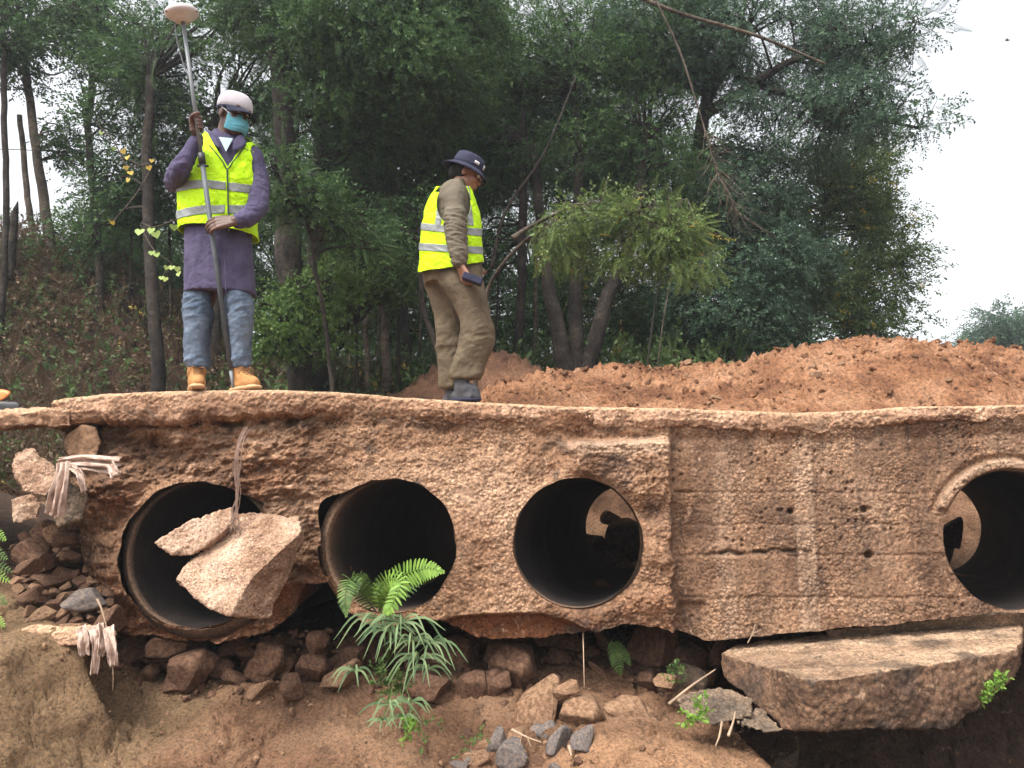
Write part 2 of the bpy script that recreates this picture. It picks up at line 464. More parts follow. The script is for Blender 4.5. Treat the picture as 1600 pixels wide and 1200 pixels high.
# ============================================================ the culvert
TOPP = [(-400, 625), (78, 622), (150, 612), (230, 609), (380, 606), (500, 608), (640, 617), (720, 624), (800, 627), (900, 631), (1050, 634), (1240, 640), (1320, 638), (1440, 632), (1600, 628), (1900, 626)]
Y0 = 4.3
def top_z(px): return np.interp(px, [a for a, b in TOPP], [zk(b) * (Y0 - .1) for a, b in TOPP])
culvert = empty('culvert', P(800, 980, Y0 + .4), 'long eroded concrete culvert with four round pipe openings carrying the crossing', 'culvert')
BOT = [(80, 690), (96, 700), (108, 770), (128, 850), (150, 925), (180, 995), (215, 1002), (250, 1000), (300, 1008), (350, 1008), (420, 992), (458, 965), (474, 925), (482, 912), (530, 912), (548, 955), (575, 976), (620, 980), (650, 966), (690, 968), (745, 998), (850, 1000), (915, 984), (985, 972), (1050, 985), (1095, 1003), (1300, 984), (1400, 975), (1550, 958), (1640, 955), (1850, 950)]
PIPES = [  # px, py, r_px, direction x, length, depth of mouth
    (306, 868, 116, .16, 2.5, -.02), (609, 853, 105, .20, 2.5, 0), (902, 848, 101, .25, 2.45, -.035), (1583, 845, 110, .36, 2.3, 0)]
nc, nr = 1050, 250
pxs = np.linspace(86, 1850, nc)
yb = np.interp(pxs, [a for a, b in BOT], [b for a, b in BOT])
pq = np.stack([pxs * .02, pxs * 0, pxs * 0], -1)
yb = yb + 7 * fbm(pq, 4, .6) + 4 * fbm(pq * 4, 3) * (pxs < 1060)
yt = np.interp(pxs, [a for a, b in TOPP], [b for a, b in TOPP]) + 14
t = np.linspace(0, 1, nr)[:, None]
PX = np.broadcast_to(pxs, (nr, nc)); PY = yb * (1 - t) + yt * t
pxf, pyf = PX.ravel().copy(), PY.ravel().copy()
# snap to the pipe rims
inside = np.zeros(len(pxf), bool)
for k, (cx, cy, r, dx, L, dm) in enumerate(PIPES):
    ex, ey = pxf - cx, pyf - cy; d = np.hypot(ex, ey) + 1e-6
    ang = np.arctan2(ey, ex)
    rr = r + (2.5 if k in (0, 1) else 1.2) * perlin(np.stack([np.cos(ang) * 3 + k, np.sin(ang) * 3, ang * 0], -1)) * 2
    if k == 1:  # broken away at the upper left
        rr = rr + 20 * np.exp(-((ang + 2.62) / .30)**2) + 6 * np.exp(-((ang - 3.0) / .5)**2)
    if k == 0: rr = rr + 10 * np.exp(-((ang + .78) / .10)**2) + 16 * np.exp(-((ang + .66) / .07)**2)
    near_ = np.abs(d - rr) < 1.6
    f = np.where(near_, rr / d, 1)
    pxf, pyf = cx + ex * f, cy + ey * f
    inside |= d < rr - 1.6
wx = (pxf - 800) * sk(800, Y0); wz = zk(pyf) * Y0
Q = np.stack([wx, np.zeros_like(wx), wz], -1)
dep = np.zeros_like(wx)
left = 1 - ss(430, 560, pxf)
right = ss(1044, 1054, pxf + 9 * perlin(np.stack([pyf * .03, pyf * 0, pyf * 0], -1)) + 3 * perlin(np.stack([pyf * .13, pyf * 0, pyf * 0 + 3], -1)))
mid = 1 - left - right
# broad form
dep -= .05 * np.exp(-((pxf - 760) / 110)**2) * ss(690, 860, pyf)
under = ss(900, 960, pyf)
block = ss(862, 905, pxf + 14 * fbm(Q * 7, 3)) * (1 - right) * ss(683, 697, pyf - .03 * (960 - pxf) + 4 * fbm(Q * 9 + 3, 3))
dep -= .10 * block
dep -= .09 * (1 - ss(.0, .02, np.abs(pyf - 692) / 4000)) * 0
dep += .03 * right
# strata-like ruggedness at left
strat = fbm(np.stack([wx * 2.4 + wz * 2.0, wx * 0 + 1, wz * 9 - wx * 2.2], -1), 5, .58)
dep -= left * (.065 * strat + .075 * fbm(Q * 4.2, 5, .6))
d1, d2, cid = worley(Q * np.array([1, 1, 1.6]) * 17 + 2)
dep -= left * .040 * (.6 - d1)
rg = fbm(np.stack([wx * 5, wx * 0, wz * 8], -1) + 4, 5, .62, ridged=True)
dep += left * .050 * np.clip(rg - .1, 0, 1) + mid * .016 * np.clip(rg - .25, 0, 1)
step = fbm(np.stack([wx * 3 + wz * 2.5, wx * 0 + 6, wz * 7 - wx * 3], -1), 3)
dep -= left * .045 * np.round(step * 3.2) / 3.2
dep += left * .085 * np.exp(-((pxf - 240) / 120)**2 - ((pyf - (684 + .26 * (pxf - 160) + 16 * perlin(Q * 6))) / 24)**2)
dep -= left * .08 * np.exp(-((pxf - 330) / 90)**2 - ((pyf - 775 + .25 * (pxf - 330)) / 34)**2) + left * .07 * np.exp(-((pxf - 160) / 40)**2 - ((pyf - 770) / 30)**2)
dep += left * .05 * np.exp(-((pxf - 130) / 34)**2 - ((pyf - 690) / 34)**2)
dep += left * .10 * ss(900, 985, pyf)
# middle face, pitted
dep -= mid * (.016 * fbm(Q * 5, 4) + .012 * fbm(Q * 17 + 3, 3, .6)) + block * .022 * fbm(Q * 8 + 5, 4, .6)
# lower lobe between pipes 2 and 3: face broken away, red core
arc = 952 + .0016 * (pxf - 790)**2 + 7 * fbm(Q * 8, 3)
lobe = band(pxf, 655, 945, 18) * ss(0, 9, pyf - np.maximum(arc, 955))
dep += .085 * lobe - .04 * lobe * fbm(Q * 11, 4, .6)
# block underside and gouges
dep += .06 * band(pxf, 960, 1045, 25) * ss(930, 985, pyf)
dep += .06 * np.exp(-((pxf - 1020) / 30)**2 - ((pyf - 800) / 26)**2) + .04 * np.exp(-((pxf - 1000) / 26)**2 - ((pyf - 905) / 30)**2)
# right panel: board marks, lift lines, cracks, holes
dep -= right * (.007 * fbm(Q * 4, 3) + .006 * fbm(Q * np.array([34, 1, 7.]), 3, .6))
for xx in (1104, 1150, 1242, 1276, 1322, 1403, 1438, 1520):
    dep += right * .0035 * (.4 + .9 * perlin(np.stack([wz * 4, wx * 0 + xx, wx * 0], -1))) * np.sign(pxf - xx) * np.exp(-np.abs(pxf - xx) / 18)
for yy, a in ((703, .003), (770, .004), (820, .005), (868, .006), (935, .007)):
    wv = yy + 7 * fbm(np.stack([wx * 5, wx * 0, wx * 0 + yy], -1), 4)
    dep += right * a * np.exp(-((pyf - wv) / 2.6)**2) * (1 + .6 * fbm(Q * 9, 2))
rough_r = ss(.0, .3, fbm(Q * 2.6 + 11, 3))
dep -= right * rough_r * .010 * fbm(Q * 40, 2, .6)
pits = ss(.30, .16, worley(Q * np.array([26, 1, 20.]) + 8)[0]) * ss(-.1, .25, fbm(Q * 3.1 + 2, 3))
dep += (right * .018 + (mid + left) * .012) * pits
ck = np.exp(-((pyf - (866 + 11 * fbm(np.stack([wx * 9, wx * 0, wx * 0], -1), 3) - .03 * (pxf - 1100))) / 3.0)**2) * band(pxf, 1110, 1262, 12) * ss(-.5, .1, fbm(Q * 14 + 2, 2))
dep += .022 * ck
ck2 = np.exp(-((pyf - (768 + 2 * fbm(np.stack([wx * 9, wx * 0, wx * 0 + 4], -1), 2))) / 2.0)**2) * band(pxf, 1055, 1085, 5)
dep += .02 * ck2
for hx, hy, hr in ((1237, 799, 4.5), (1353, 796, 5), (1356, 868, 6)):
    dep += .06 * np.exp(-(((pxf - hx)**2 + (pyf - hy)**2) / hr**2)**1.5)
# lower left corner of the right panel slightly broken
dep += .03 * band(pxf, 1052, 1100, 8) * ss(935, 950, pyf)
# recess just beneath the deck edge, hanging lumps
lumps = fbm(np.stack([wx * 7, wx * 0, wx * 0 + 3], -1), 3)
dep += (.012 + .03 * left) * np.exp(-((pyf - (np.interp(pxf, pxs, yt) + 34 + 14 * lumps)) / 7)**2) * ss(-.35, .15, lumps)
dep -= .022 * (1 - left) * ss(45, 5, pyf - np.interp(pxf, pxs, yt))
# aggregate
d1, d2, cid = worley(Q * 50)
agg = (.55 - d1) * (.5 + cid)
dep -= agg * (.014 * left + .010 * (mid + block * .5) + .006 * right)
dep -= (.006 + .008 * left + .004 * block) * fbm(Q * 34, 4, .75)
# rim collars
for k, (cx, cy, r, dx, L, dm) in enumerate(PIPES):
    d = np.hypot(pxf - cx, pyf - cy)
    if k == 3:
        dep -= .035 * band(d, r + 2, r + 17, 2.5) * (1 - ss(790, 800, pyf) * (pxf < cx)) * (1 - .3 * ss(760, 800, pyf))
        dep += .02 * np.exp(-((d - r - 22) / 5)**2) * (pyf < 800)
    else:
        g = np.exp(-((d - r) / 7)**2)
        dep = dep * (1 - .5 * g) + g * .5 * (dm + .0)
co = np.stack([wx, Y0 + dep, wz], -1)
co[:, 0] *= (Y0 + dep * .5) / Y0
# pipe centres in world
fc = grid_faces(nr, nc)
keep = ~(inside[fc].any(1))
fc = fc[keep]
base_n = nr * nc
# underside: carry the bottom row back under the structure; ends carried back too
bot = co[:nc].copy(); back = []
for k, (dy, dz) in enumerate([(.05, .02), (.14, .045), (.30, .06), (.6, .07), (1.0, .08), (2.6, .08)]):
    b = bot.copy(); b[:, 1] += dy; b[:, 2] += dz + .03 * fbm(b * 5, 3) * (k > 0); b[:, 0] += .03 * fbm(b * 6 + 3, 2); back.append(b)
G2 = np.vstack([bot] + back)
f2 = grid_faces(len(back) + 1, nc)[:, ::-1]
fcn = G2[f2].mean(1); bad = np.zeros(len(f2), bool)
for k, (cx, cy, r, dx, L, dm) in enumerate(PIPES):
    c = P(cx, cy, Y0); s_ = np.maximum(fcn[:, 1] - Y0, 0)
    bad |= np.hypot(fcn[:, 0] - c[0] - dx * s_, fcn[:, 2] - c[2]) < r * sk(cy, Y0) + .02
f2 = f2[~bad] + base_n
lend = co[::nc][::-1].copy(); ends = [lend]
for dy in (.08, .3, .8, 2.6):
    b = lend.copy(); b[:, 1] += dy; b[:, 0] += .02 + .03 * fbm(b * 5, 3); ends.append(b)
G3 = np.vstack(ends); f3 = grid_faces(len(ends), nr)[:, ::-1] + base_n + len(G2)
allv = np.vstack([co, G2, G3])
me = mesh_np('wall', allv, [fc, f2, f3])
nn = len(allv)
def zone(v, extra=0.0):
    a = np.full(nn, extra); a[:base_n] = np.clip(v, 0, 1); return a
stripe = (.85 + .8 * fbm(np.stack([wx * 3, wx * 0, wz * 5], -1) + 6, 3)) * band(pxf + 3 * fbm(Q * np.array([2, 1, 9.]), 2), 1243, 1274, 4) * (.65 + .5 * fbm(Q * np.array([40, 1, 5.]), 2)) + .45 * band(pxf, 1120, 1150, 6) * (pyf > 700) * .6
palez = np.clip(stripe, 0, 1) + .9 * block * ss(716, 700, pyf) + .35 * np.exp(-((pxf - 750) / 90)**2 - ((pyf - 780) / 60)**2)  # includes light from above painted on the block's top ledge
d4 = np.hypot(pxf - PIPES[3][0], pyf - PIPES[3][1]); palez += .7 * band(d4, PIPES[3][2] + 8, PIPES[3][2] + 17, 2) * (pyf < 790)
vattr(me, 'pale', zone(palez))
greyz = right * (.45 + .9 * fbm(np.stack([wx * 5, wx * 0, wz * 1.3], -1), 3)) + .5 * left * ss(-.1, .4, fbm(Q * 3 + 7, 3)) + .5 * block * ss(.0, .4, fbm(Q * 4 + 1, 3)) + .6 * band(pxf, 935, 985, 8) * band(pyf, 712, 770, 10)
vattr(me, 'grey', zone(greyz))
redz = lobe + .8 * ss(880, 930, pyf) * left + .9 * np.exp(-((pxf - 170) / 40)**2 - ((pyf - 775) / 25)**2) + .4 * ss(.1, .4, fbm(Q * 2 + 21, 3)) * (1 - right)
vattr(me, 'red', zone(redz, .9))
stk = ss(.12, .42, fbm(np.stack([wx * 16, wx * 0, wz * 1.1], -1) + 3, 4, .6))
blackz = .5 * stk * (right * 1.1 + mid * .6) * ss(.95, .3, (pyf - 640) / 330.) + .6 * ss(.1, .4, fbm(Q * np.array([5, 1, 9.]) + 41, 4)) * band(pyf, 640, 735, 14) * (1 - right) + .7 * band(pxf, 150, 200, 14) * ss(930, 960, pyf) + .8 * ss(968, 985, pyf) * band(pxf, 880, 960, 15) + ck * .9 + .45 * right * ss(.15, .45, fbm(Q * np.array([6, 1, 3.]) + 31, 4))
vattr(me, 'black', zone(blackz, .25))
link('wall', me, M['concrete'], culvert)

# pipes
def pipe_obj(k, cx, cy, r, dx, L, dm, mouth=0.0):
    c = P(cx, cy, Y0 + dm); c[1] = Y0 + dm + .055 - mouth
    rw = r * sk(cy, Y0) * .99
    n, m = 96, 40
    a = np.linspace(0, 2 * np.pi, n, endpoint=False)
    ti = np.linspace(0, 1, m)
    d = np.array([dx, 1.0, -.004]); rings = []
    prof = []
    th = .05
    for s in ti: prof.append((s * L, rw + .004 * math.sin(s * 60) * .3))
    prof_out = [(L, rw + th), (L * .5, rw + th), (0.0 if mouth else .03, rw + th * (.98))]
    allp = prof_out[::-1][::-1]
    order = [(0.0, rw + th)] if False else []
    seq = prof_out[::-1] and (prof_out[::1])
    path = prof_out + [(0.0 if mouth else .012, rw + .012), (0.004, rw + .002)] + prof + [(L, rw + th)]
    V = []
    for (s, rad) in path:
        o = c + d * s
        V.append(np.stack([o[0] + rad * np.cos(a), np.full(n, o[1]), o[2] + rad * np.sin(a)], -1))
    V = np.concatenate(V)
    V += (.004 * fbm(V * 9, 3))[:, None] * np.array([1, 0, 1])
    if mouth:
        # ragged front lip: only its bottom arc survives in front of the wall
        lipz = V[:, 2] - c[2]
        m2 = V[:, 1] < c[1] + mouth
        V[:, 1] = np.where(m2 & (lipz > -.55 * rw), np.maximum(V[:, 1], c[1] + mouth * .9 + .02 * fbm(V * 20, 2)), V[:, 1])
    f = grid_faces(len(path), n, True)
    me = mesh_np('pipe', V, f)
    ta = np.arctan2(V[:, 2] - c[2], V[:, 0] - c[0] - dx * (V[:, 1] - c[1]))
    dist = V[:, 1] - c[1]
    pl = np.exp(-dist / (.07 if k == 1 else .02)) * (1 - .6 * ss(0, 1, np.sin(ta)))  # light fading in from the mouth, painted as a paler tint
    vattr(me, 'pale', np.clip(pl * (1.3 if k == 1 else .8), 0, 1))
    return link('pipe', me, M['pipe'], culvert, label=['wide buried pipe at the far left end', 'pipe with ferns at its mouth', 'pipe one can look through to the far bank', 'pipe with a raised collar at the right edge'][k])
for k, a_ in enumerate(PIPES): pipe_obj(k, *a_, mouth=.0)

# deck: rough slab along the top, carried back over the pipes
nc2 = 900
px2 = np.linspace(74, 1860, nc2)
tz = top_z(px2)
xs2 = (px2 - 800) * sk(625, Y0 - .1)
sec = [(.16, -1), (.03, -.98), (0, -.86), (-.012, -.6), (-.006, -.35), (.0, -.14), (.012, -.05), (.035, -.008), (.07, 0), (.15, 0), (.3, 0), (.6, 0), (1.2, 0), (2.0, 0), (2.6, 0), (2.62, -.5), (2.62, -1)]
def dens(sec, n):
    s = np.array(sec, float); L_ = np.concatenate([[0], np.cumsum(np.hypot(*np.diff(s, axis=0).T) + .02)])
    t_ = np.linspace(0, L_[-1], n); return np.stack([np.interp(t_, L_, s[:, 0]), np.interp(t_, L_, s[:, 1])], 1)
sd = np.vstack([dens(sec[:10], 44), np.array(sec[10:])])
thick = .105 + .04 * ss(600, 300, px2) + .03 * np.abs(perlin(np.stack([xs2 * 5, xs2 * 0, xs2 * 0 + 8], -1))) + .03 * fbm(np.stack([xs2 * 1.6, xs2 * 0, xs2 * 0 + 5], -1), 3) + .05 * fbm(np.stack([xs2 * 11, xs2 * 0, xs2 * 0], -1), 5, .7)
thick += .03 * np.exp(-((px2 - 250) / 90)**2) - .02 * ss(1300, 1500, px2)
block_x = 0 * px2
V = []
for (dy, dzn) in sd:
    V.append(np.stack([xs2, Y0 - .055 + .035 * ss(420, 600, px2) + .022 * ss(1040, 1060, px2) + dy + .012 * np.sin(xs2 * 5), tz + np.where(dzn < 0, dzn, 0) * thick], -1))
V = np.concatenate(V)
front = np.repeat((sd[:, 0] < .2).astype(float), nc2)
d1, d2, cid = worley(V * np.array([11, 11, 13.]) + 4)
d1b, _, _ = worley(V * 52)
low = np.repeat(ss(-.35, -.9, sd[:, 1]), nc2)
disp = .020 * (.5 - d1) * (.35 + low) + .010 * (.5 - d1b) + .022 * fbm(V * 5, 4) + .012 * fbm(V * 25, 3, .65)
V[:, 1] -= front * disp * 1.2
V[:, 2] += .010 * fbm(V * 4 + 9, 4, .6) * (1 - .5 * low) - front * low * .012 * d1
V[:, 1] -= .03 * left.mean() * 0
f = grid_faces(len(sd), nc2)
# left end cap
capidx = np.arange(len(sd)) * nc2
capL = []
cen = len(V)
V = np.vstack([V, V[capidx].mean(0) * np.array([1, 1, 1]) ])
capL = np.stack([np.full(len(sd) - 1, cen), capidx[:-1], capidx[1:]], 1)
me = mesh_np('deck_slab', V, [f, capL])
pl = np.zeros(len(V)); pl[:-1] = np.repeat(ss(-.3, -.02, sd[:, 1]), nc2) * .9  # light from above painted as a paler top edge
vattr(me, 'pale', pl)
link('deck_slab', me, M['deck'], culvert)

# low side strip of deck beyond the left end
pts = [P(-260, 645, 4.15), P(110, 640, 4.2), P(-260, 672, 4.15), P(112, 668, 4.2), P(-260, 648, 5.6) , P(100, 642, 5.6), P(-260, 664, 5.6), P(100, 660, 5.6)]
me = rough_hull(pts, .010, .040, .022, 22, sm=1, seed=3, cut=.03)
o = link('low_deck_slab', me, M['deck'], culvert, label='lower strip of deck slab over the dark hollow at left')
vattr(me, 'pale', ss(.0, .8, mno(me)[:, 2]) )  # light from above painted paler on upward faces
# smooth boulder cast into the wall at its left end
me = rough_hull([P(128 + 30 * math.cos(a), 692 + (28 + 9 * math.sin(a * 2.7)) * math.sin(a), 4.27 + dd) for a in np.linspace(0, 6.28, 9)[:-1] for dd in (-.01, .1)], .008, .01, .001, 30, sm=6, seed=8)
link('embedded_stone', me, M['rocktan'], culvert, label='smooth stone set in the wall at its left end')

# thin film of water trickling down the left flank of the right-hand pipe
cx, cy, r, dx, L, dm = PIPES[3]
c = P(cx, cy, Y0); rw = r * sk(cy, Y0) * .985
sg = np.linspace(.15, 2.2, 90); ag = np.radians(np.linspace(188, 252, 40)); S_, A_ = np.meshgrid(sg, ag)
S_, A_ = S_.ravel(), A_.ravel(); V = np.stack([c[0] + dx * S_ + rw * np.cos(A_), Y0 + .05 + S_, c[2] + rw * np.sin(A_)], -1); V[:, 0] += .003 * fbm(V * 14, 2)
f = grid_faces(40, 90); cf = V[f].mean(1); f = f[fbm(np.stack([cf[:, 0] * 10, cf[:, 1] * 1.6, cf[:, 2] * 10], -1), 3) > .12]
m_, nt_, bs_ = newmat('wet_film'); bs_.inputs['Base Color'].default_value = (.35, .36, .36, 1); bs_.inputs['Roughness'].default_value = .12
bump(nt_, bs_, noise(nt_, N(nt_, 'ShaderNodeTexCoord').outputs['Object'], 30, 3, .6), .6, .01)
link('water', mesh_np('water', V, f), m_, kind='structure')
# ============================================================ soil heaps
def heap(name, px0, px1, prof, Yr, yf, ybk, mat, label, seed=0, cone=None, res=.022, floor=None):
    xa, xb = (px0 - 800) * sk(600, Yr), (px1 - 800) * sk(600, Yr)
    gx = np.arange(xa, xb, res); gy = np.arange(yf, ybk, res)
    X, Y = np.meshgrid(gx, gy); x, y = X.ravel(), Y.ravel()
    pxr = 800 + x / sk(580, Yr)
    ridge = np.interp(pxr, [a for a, b in prof], [zk(b) * Yr for a, b in prof])
    fl = np.interp(pxr, [a for a, b in TOPP], [zk(b) * (Y0 - .1) for a, b in TOPP]) if floor is None else np.full(len(x), floor)
    w = perlin(np.stack([x * .8 + seed, y * .8, x * 0], -1)) * .25
    s = np.where(y < Yr, ss(yf - .05, Yr, y + w * .5), ss(ybk + .1, Yr, y + w * .5))
    s = s**.8
    z = fl - .05 + (ridge - fl + .05) * s
    p = np.stack([x, y, z], -1)
    if cone is not None:
        for (cxx, cyy, ch, cr) in cone:
            c = P(cxx, 600, cyy)
            z = np.maximum(z, z + ch * np.clip(1 - np.hypot(x - c[0], (y - cyy) * 1.0) / cr, 0, 1))
    amp = ss(0, .25, s)
    z = z + amp * (.075 * fbm(p * 2.3 + seed, 4) + .05 * fbm(p * 8 + seed, 4, .7))
    d1, d2, cid = worley(p * 9 + seed); z += amp * .045 * ss(.5, .2, d1) * (cid > .55)
    d1, d2, cid = worley(p * 22 + seed); z += (.4 + amp) * .026 * ss(.5, .2, d1) * (cid > .35)
    me = mesh_np(name, np.stack([x, y, z], -1), grid_faces(len(gy), len(gx)))
    link(name, me, mat, label=label, category='heap') if False else tag(link(name, me, mat), label, 'heap')
    return lambda xx, yy: float(z[np.argmin((x - xx)**2 + (y - yy)**2)])
HP = [(700, 645), (752, 628), (785, 607), (840, 594), (900, 585), (960, 581), (1040, 584), (1100, 577), (1150, 572), (1200, 553), (1260, 541), (1350, 536), (1400, 541), (1470, 545), (1540, 551), (1600, 562), (1800, 590), (2100, 620)]
heap_z = heap('soil_heap', 640, 2100, HP, 6.1, 4.62, 7.1, M['heap'], 'long heap of freshly dug orange soil dumped on the crossing at right', cone=[(1460, 5.35, .20, .5)])
heap2_z = heap('soil_heap', 600, 900, [(600, 625), (650, 600), (700, 560), (745, 545), (800, 556), (860, 590), (900, 605)], 8.3, 7.4, 9.3, M['heapdark'],
     'small dark brown soil heap under the trees behind the stooping surveyor', seed=4, floor=.7)

# ============================================================ rocks
def rock_mesh(seed, sub=4, planes=14, amp=.05, flat=.8):
    rr = np.random.RandomState(seed)
    bm = bmesh.new(); bmesh.ops.create_icosphere(bm, subdivisions=sub, radius=1.0)
    me = bpy.data.meshes.new('stone'); bm.to_mesh(me); bm.free()
    p = mco(me)
    for _ in range(planes):
        n = rr.normal(size=3); n /= np.linalg.norm(n); d = rr.uniform(.34, .72)
        q = p @ n; m = q > d
        p[m] -= (q[m] - d)[:, None] * n
    p += (amp * 1.6 * fbm(p * 2.2 + seed, 4) + .035 * fbm(p * 7 + seed, 4, .65))[:, None] * p
    p /= np.abs(p).max(0)
    setco(me, p)
    smooth_np(me, 1, .3)
    me.polygons.foreach_set('use_smooth', np.ones(len(me.polygons), bool))
    return me
ROCKS = [rock_mesh(s, planes=p) for s, p in ((1, 12), (2, 16), (3, 9), (4, 20), (5, 11), (6, 14), (7, 8), (8, 18))]
RK = {}
def rock(px, py, w, h, mat, label, Yd=None, k=None, group=None, hz=None, cat='stone', tilt=.3, name='stone', dep=None):
    """px,py centre in the photo; w,h its size there. It rests on the ground below it unless a distance is given"""
    rr = random.Random(px * 31 + py)
    if Yd is None:
        g = ground_hit(px, py + h * .42); Yd = g[1] + .4 * (w * sk(py, g[1])) * .5
    c = P(px, py, Yd)
    s = sk(py, Yd)
    if py > 1060: c[2] -= h * s * .03
    k = rr.randrange(len(ROCKS)) if k is None else k
    key = (k, mat)
    if key not in RK:
        m2 = ROCKS[k].copy(); m2.materials.append(M[mat]); RK[key] = m2
    o = bpy.data.objects.new(name, RK[key]); COL.objects.link(o)
    o.location = c
    o.scale = (w * s / 2, (dep or (w + h) / 2) * s / 2, h * s / 2)
    o.rotation_euler = (rr.uniform(-tilt, tilt) * .5, rr.uniform(-tilt, tilt), rr.uniform(-.5, .5))
    tag(o, label, cat, group)
    return o
G1 = 'stones in the hollow under the culvert'
named = [
 (267, 1015, 62, 38, 'rockbrown', 'flat brown stone wedged in the dark hollow below the left pipe', 4.5),
 (302, 1048, 72, 52, 'rockbrown', 'broad dark stone half sunk in the earth below the left pipe', 4.45),
 (432, 1036, 58, 62, 'rockbrown', 'tall dark stone leaning in the hollow beside the round stones', 4.5),
 (456, 1062, 40, 46, 'rockbrown', 'squared brown stone on the earth ledge left of the sedge plants', 4.3),
 (489, 1038, 52, 40, 'rockbrown', 'round smooth brown stone left of the hanging ferns', 4.42),
 (497, 1006, 32, 34, 'rockbrown', 'small rounded stone perched on the round smooth stone', 4.45),
 (403, 1077, 40, 30, 'rocktan', 'small loaf shaped tan stone alone on the earth slope at left', None),
 (530, 1056, 56, 36, 'rocktan', 'mossy tan stone behind the lower left sedge', 4.35),
 (802, 1036, 74, 72, 'rockbrown', 'large rounded boulder in the dark under the broken lobe', 4.5),
 (668, 1068, 88, 52, 'rockbrown', 'wide low boulder behind the right sedge leaves', 4.38),
 (741, 1071, 46, 38, 'rockbrown', 'rough brown stone between the wide low boulder and the large rounded boulder', 4.4),
 (779, 1066, 34, 34, 'rockbrown', 'small reddish stone tucked left beneath the large rounded boulder', 4.36),
 (946, 1062, 66, 44, 'rockbrown', 'dark stone behind the thin hanging root', 4.6),
 (1072, 1060, 60, 60, 'chunkdark', 'dark tilted block standing in shadow beside the footing', 4.55),
 (1022, 1020, 70, 70, 'rockbrown', 'large dark boulder in the hollow below the block', 4.75),
 (841, 1098, 66, 70, 'rocktan', 'upright tan block at the middle of the rubble', None),
 (881, 1077, 42, 28, 'rocktan', 'thin tan stone bridging the gap beside the upright block', 4.2),
 (908, 1108, 68, 54, 'rocktan', 'big olive tan stone right of the upright block', None),
 (984, 1098, 74, 46, 'rocktan', 'pointed tan boulder on top of the orange mound', None),
 (853, 1131, 50, 30, 'rockgrey', 'grey faced stone at the foot of the upright tan block', None),
 (868, 1160, 42, 40, 'rockgrey', 'leaf shaped pale grey stone in the front rubble', None),
 (908, 1155, 36, 38, 'rockgrey', 'triangular grey stone with a sharp point on the mound side', None),
 (806, 1186, 52, 44, 'rockgrey', 'grey stone cut by the lower edge of the picture', None),
 (774, 1160, 34, 42, 'rockgrey', 'narrow standing grey stone left of the front rubble', None),
 (752, 1188, 56, 28, 'rocktan', 'flat buff stone low in the front rubble', None),
 (808, 1148, 30, 28, 'rocktan', 'orange fist sized stone above the grey stones', None),
 (719, 1195, 30, 22, 'rockgrey', 'small grey stone farthest left in the front rubble', None),
 (1040, 1068, 34, 26, 'rocktan', 'little reddish stone behind the pointed boulder', 4.3),
 (1010, 1060, 30, 28, 'rockbrown', 'small dark stone in shadow above the pointed boulder', 4.45),
 (132, 930, 66, 44, 'rockgrey', 'rounded grey boulder low in the left rubble pile', 4.25),
 (38, 888, 44, 30, 'rockbrown', 'leaf shaped brown slab stone at the left rim of the rubble pile', 4.2),
 (66, 872, 44, 38, 'rockbrown', 'leaning brown stone beside the dark gap in the rubble pile', 4.35),
 (98, 842, 40, 30, 'rockbrown', 'smooth brown stone at the top of the rubble pile', 4.4),
 (1462, 541, 22, 18, 'rocktan', 'single pale boulder on the crest of the orange soil heap', 6.1),
 (1218, 1190, 60, 30, 'chunkdark', 'dark flat lump at the lip of the pit', None),
]
for (px, py, w_, h_, mt, lb, yd) in named:
    q_ = 1.22 if py > 1000 else 1.05
    rock(px, py, w_ * q_, h_ * q_, mt, lb, yd, group=G1 if lb.startswith('large rounded') else None)
# loose stones that nothing tells apart
rs = random.Random(11)
def inpoly(x, y, poly):
    c = False; j = len(poly) - 1
    for i in range(len(poly)):
        if (poly[i][1] > y) != (poly[j][1] > y) and x < (poly[j][0] - poly[i][0]) * (y - poly[i][1]) / (poly[j][1] - poly[i][1]) + poly[i][0]: c = not c
        j = i
    return c
ORD = 'zeroth first second third fourth fifth sixth seventh eighth ninth tenth eleventh twelfth thirteenth fourteenth fifteenth sixteenth seventeenth eighteenth nineteenth twentieth'.split()
CW = {'rockbrown': 'brown', 'rocktan': 'tan', 'rockgrey': 'grey', 'heap': 'orange'}
def relabel(obs, place, per=12):
    """name each by its look and its place in rows from the top"""
    rows = max(1, math.ceil(len(obs) / per)); obs = sorted(obs, key=lambda q: q[1]); k = math.ceil(len(obs) / rows)
    for r in range(rows):
        for i, (px, py, o) in enumerate(sorted(obs[r * k:(r + 1) * k], key=lambda q: q[0])):
            c_ = CW[[m for m in CW if M[m] == o.data.materials[0]][0]]
            sh = 'long' if o.scale.x > 1.55 * o.scale.z else ('squat' if o.scale.x > 1.25 * o.scale.z else 'blocky')
            o['label'] = '%s %s %s, %s from left in %s row' % (sh, c_, place, ORD[i + 1], ORD[r + 1])
def scatter(poly, n, smin, smax, yd, mats, label, group, seed, mind=.55):
    r_ = random.Random(seed); pts = []; xs = [p[0] for p in poly]; ys = [p[1] for p in poly]; tries = 0
    while len(pts) < n and tries < 6000:
        tries += 1
        x_, y_ = r_.uniform(min(xs), max(xs)), r_.uniform(min(ys), max(ys)); s_ = smin + (smax - smin) * r_.random()**2
        if inpoly(x_, y_, poly) and all(math.hypot(x_ - a, y_ - b) > mind * (s_ + c) / 2 for a, b, c in pts): pts.append((x_, y_, s_))
    obs = []
    for x_, y_, s_ in pts:
        obs.append((x_, y_, rock(x_, y_, s_ * r_.uniform(.9, 1.35), s_ * r_.uniform(.65, .95), r_.choice(mats), label, yd(x_, y_) if yd else None, group=group, tilt=.8)))
    relabel(obs, label)
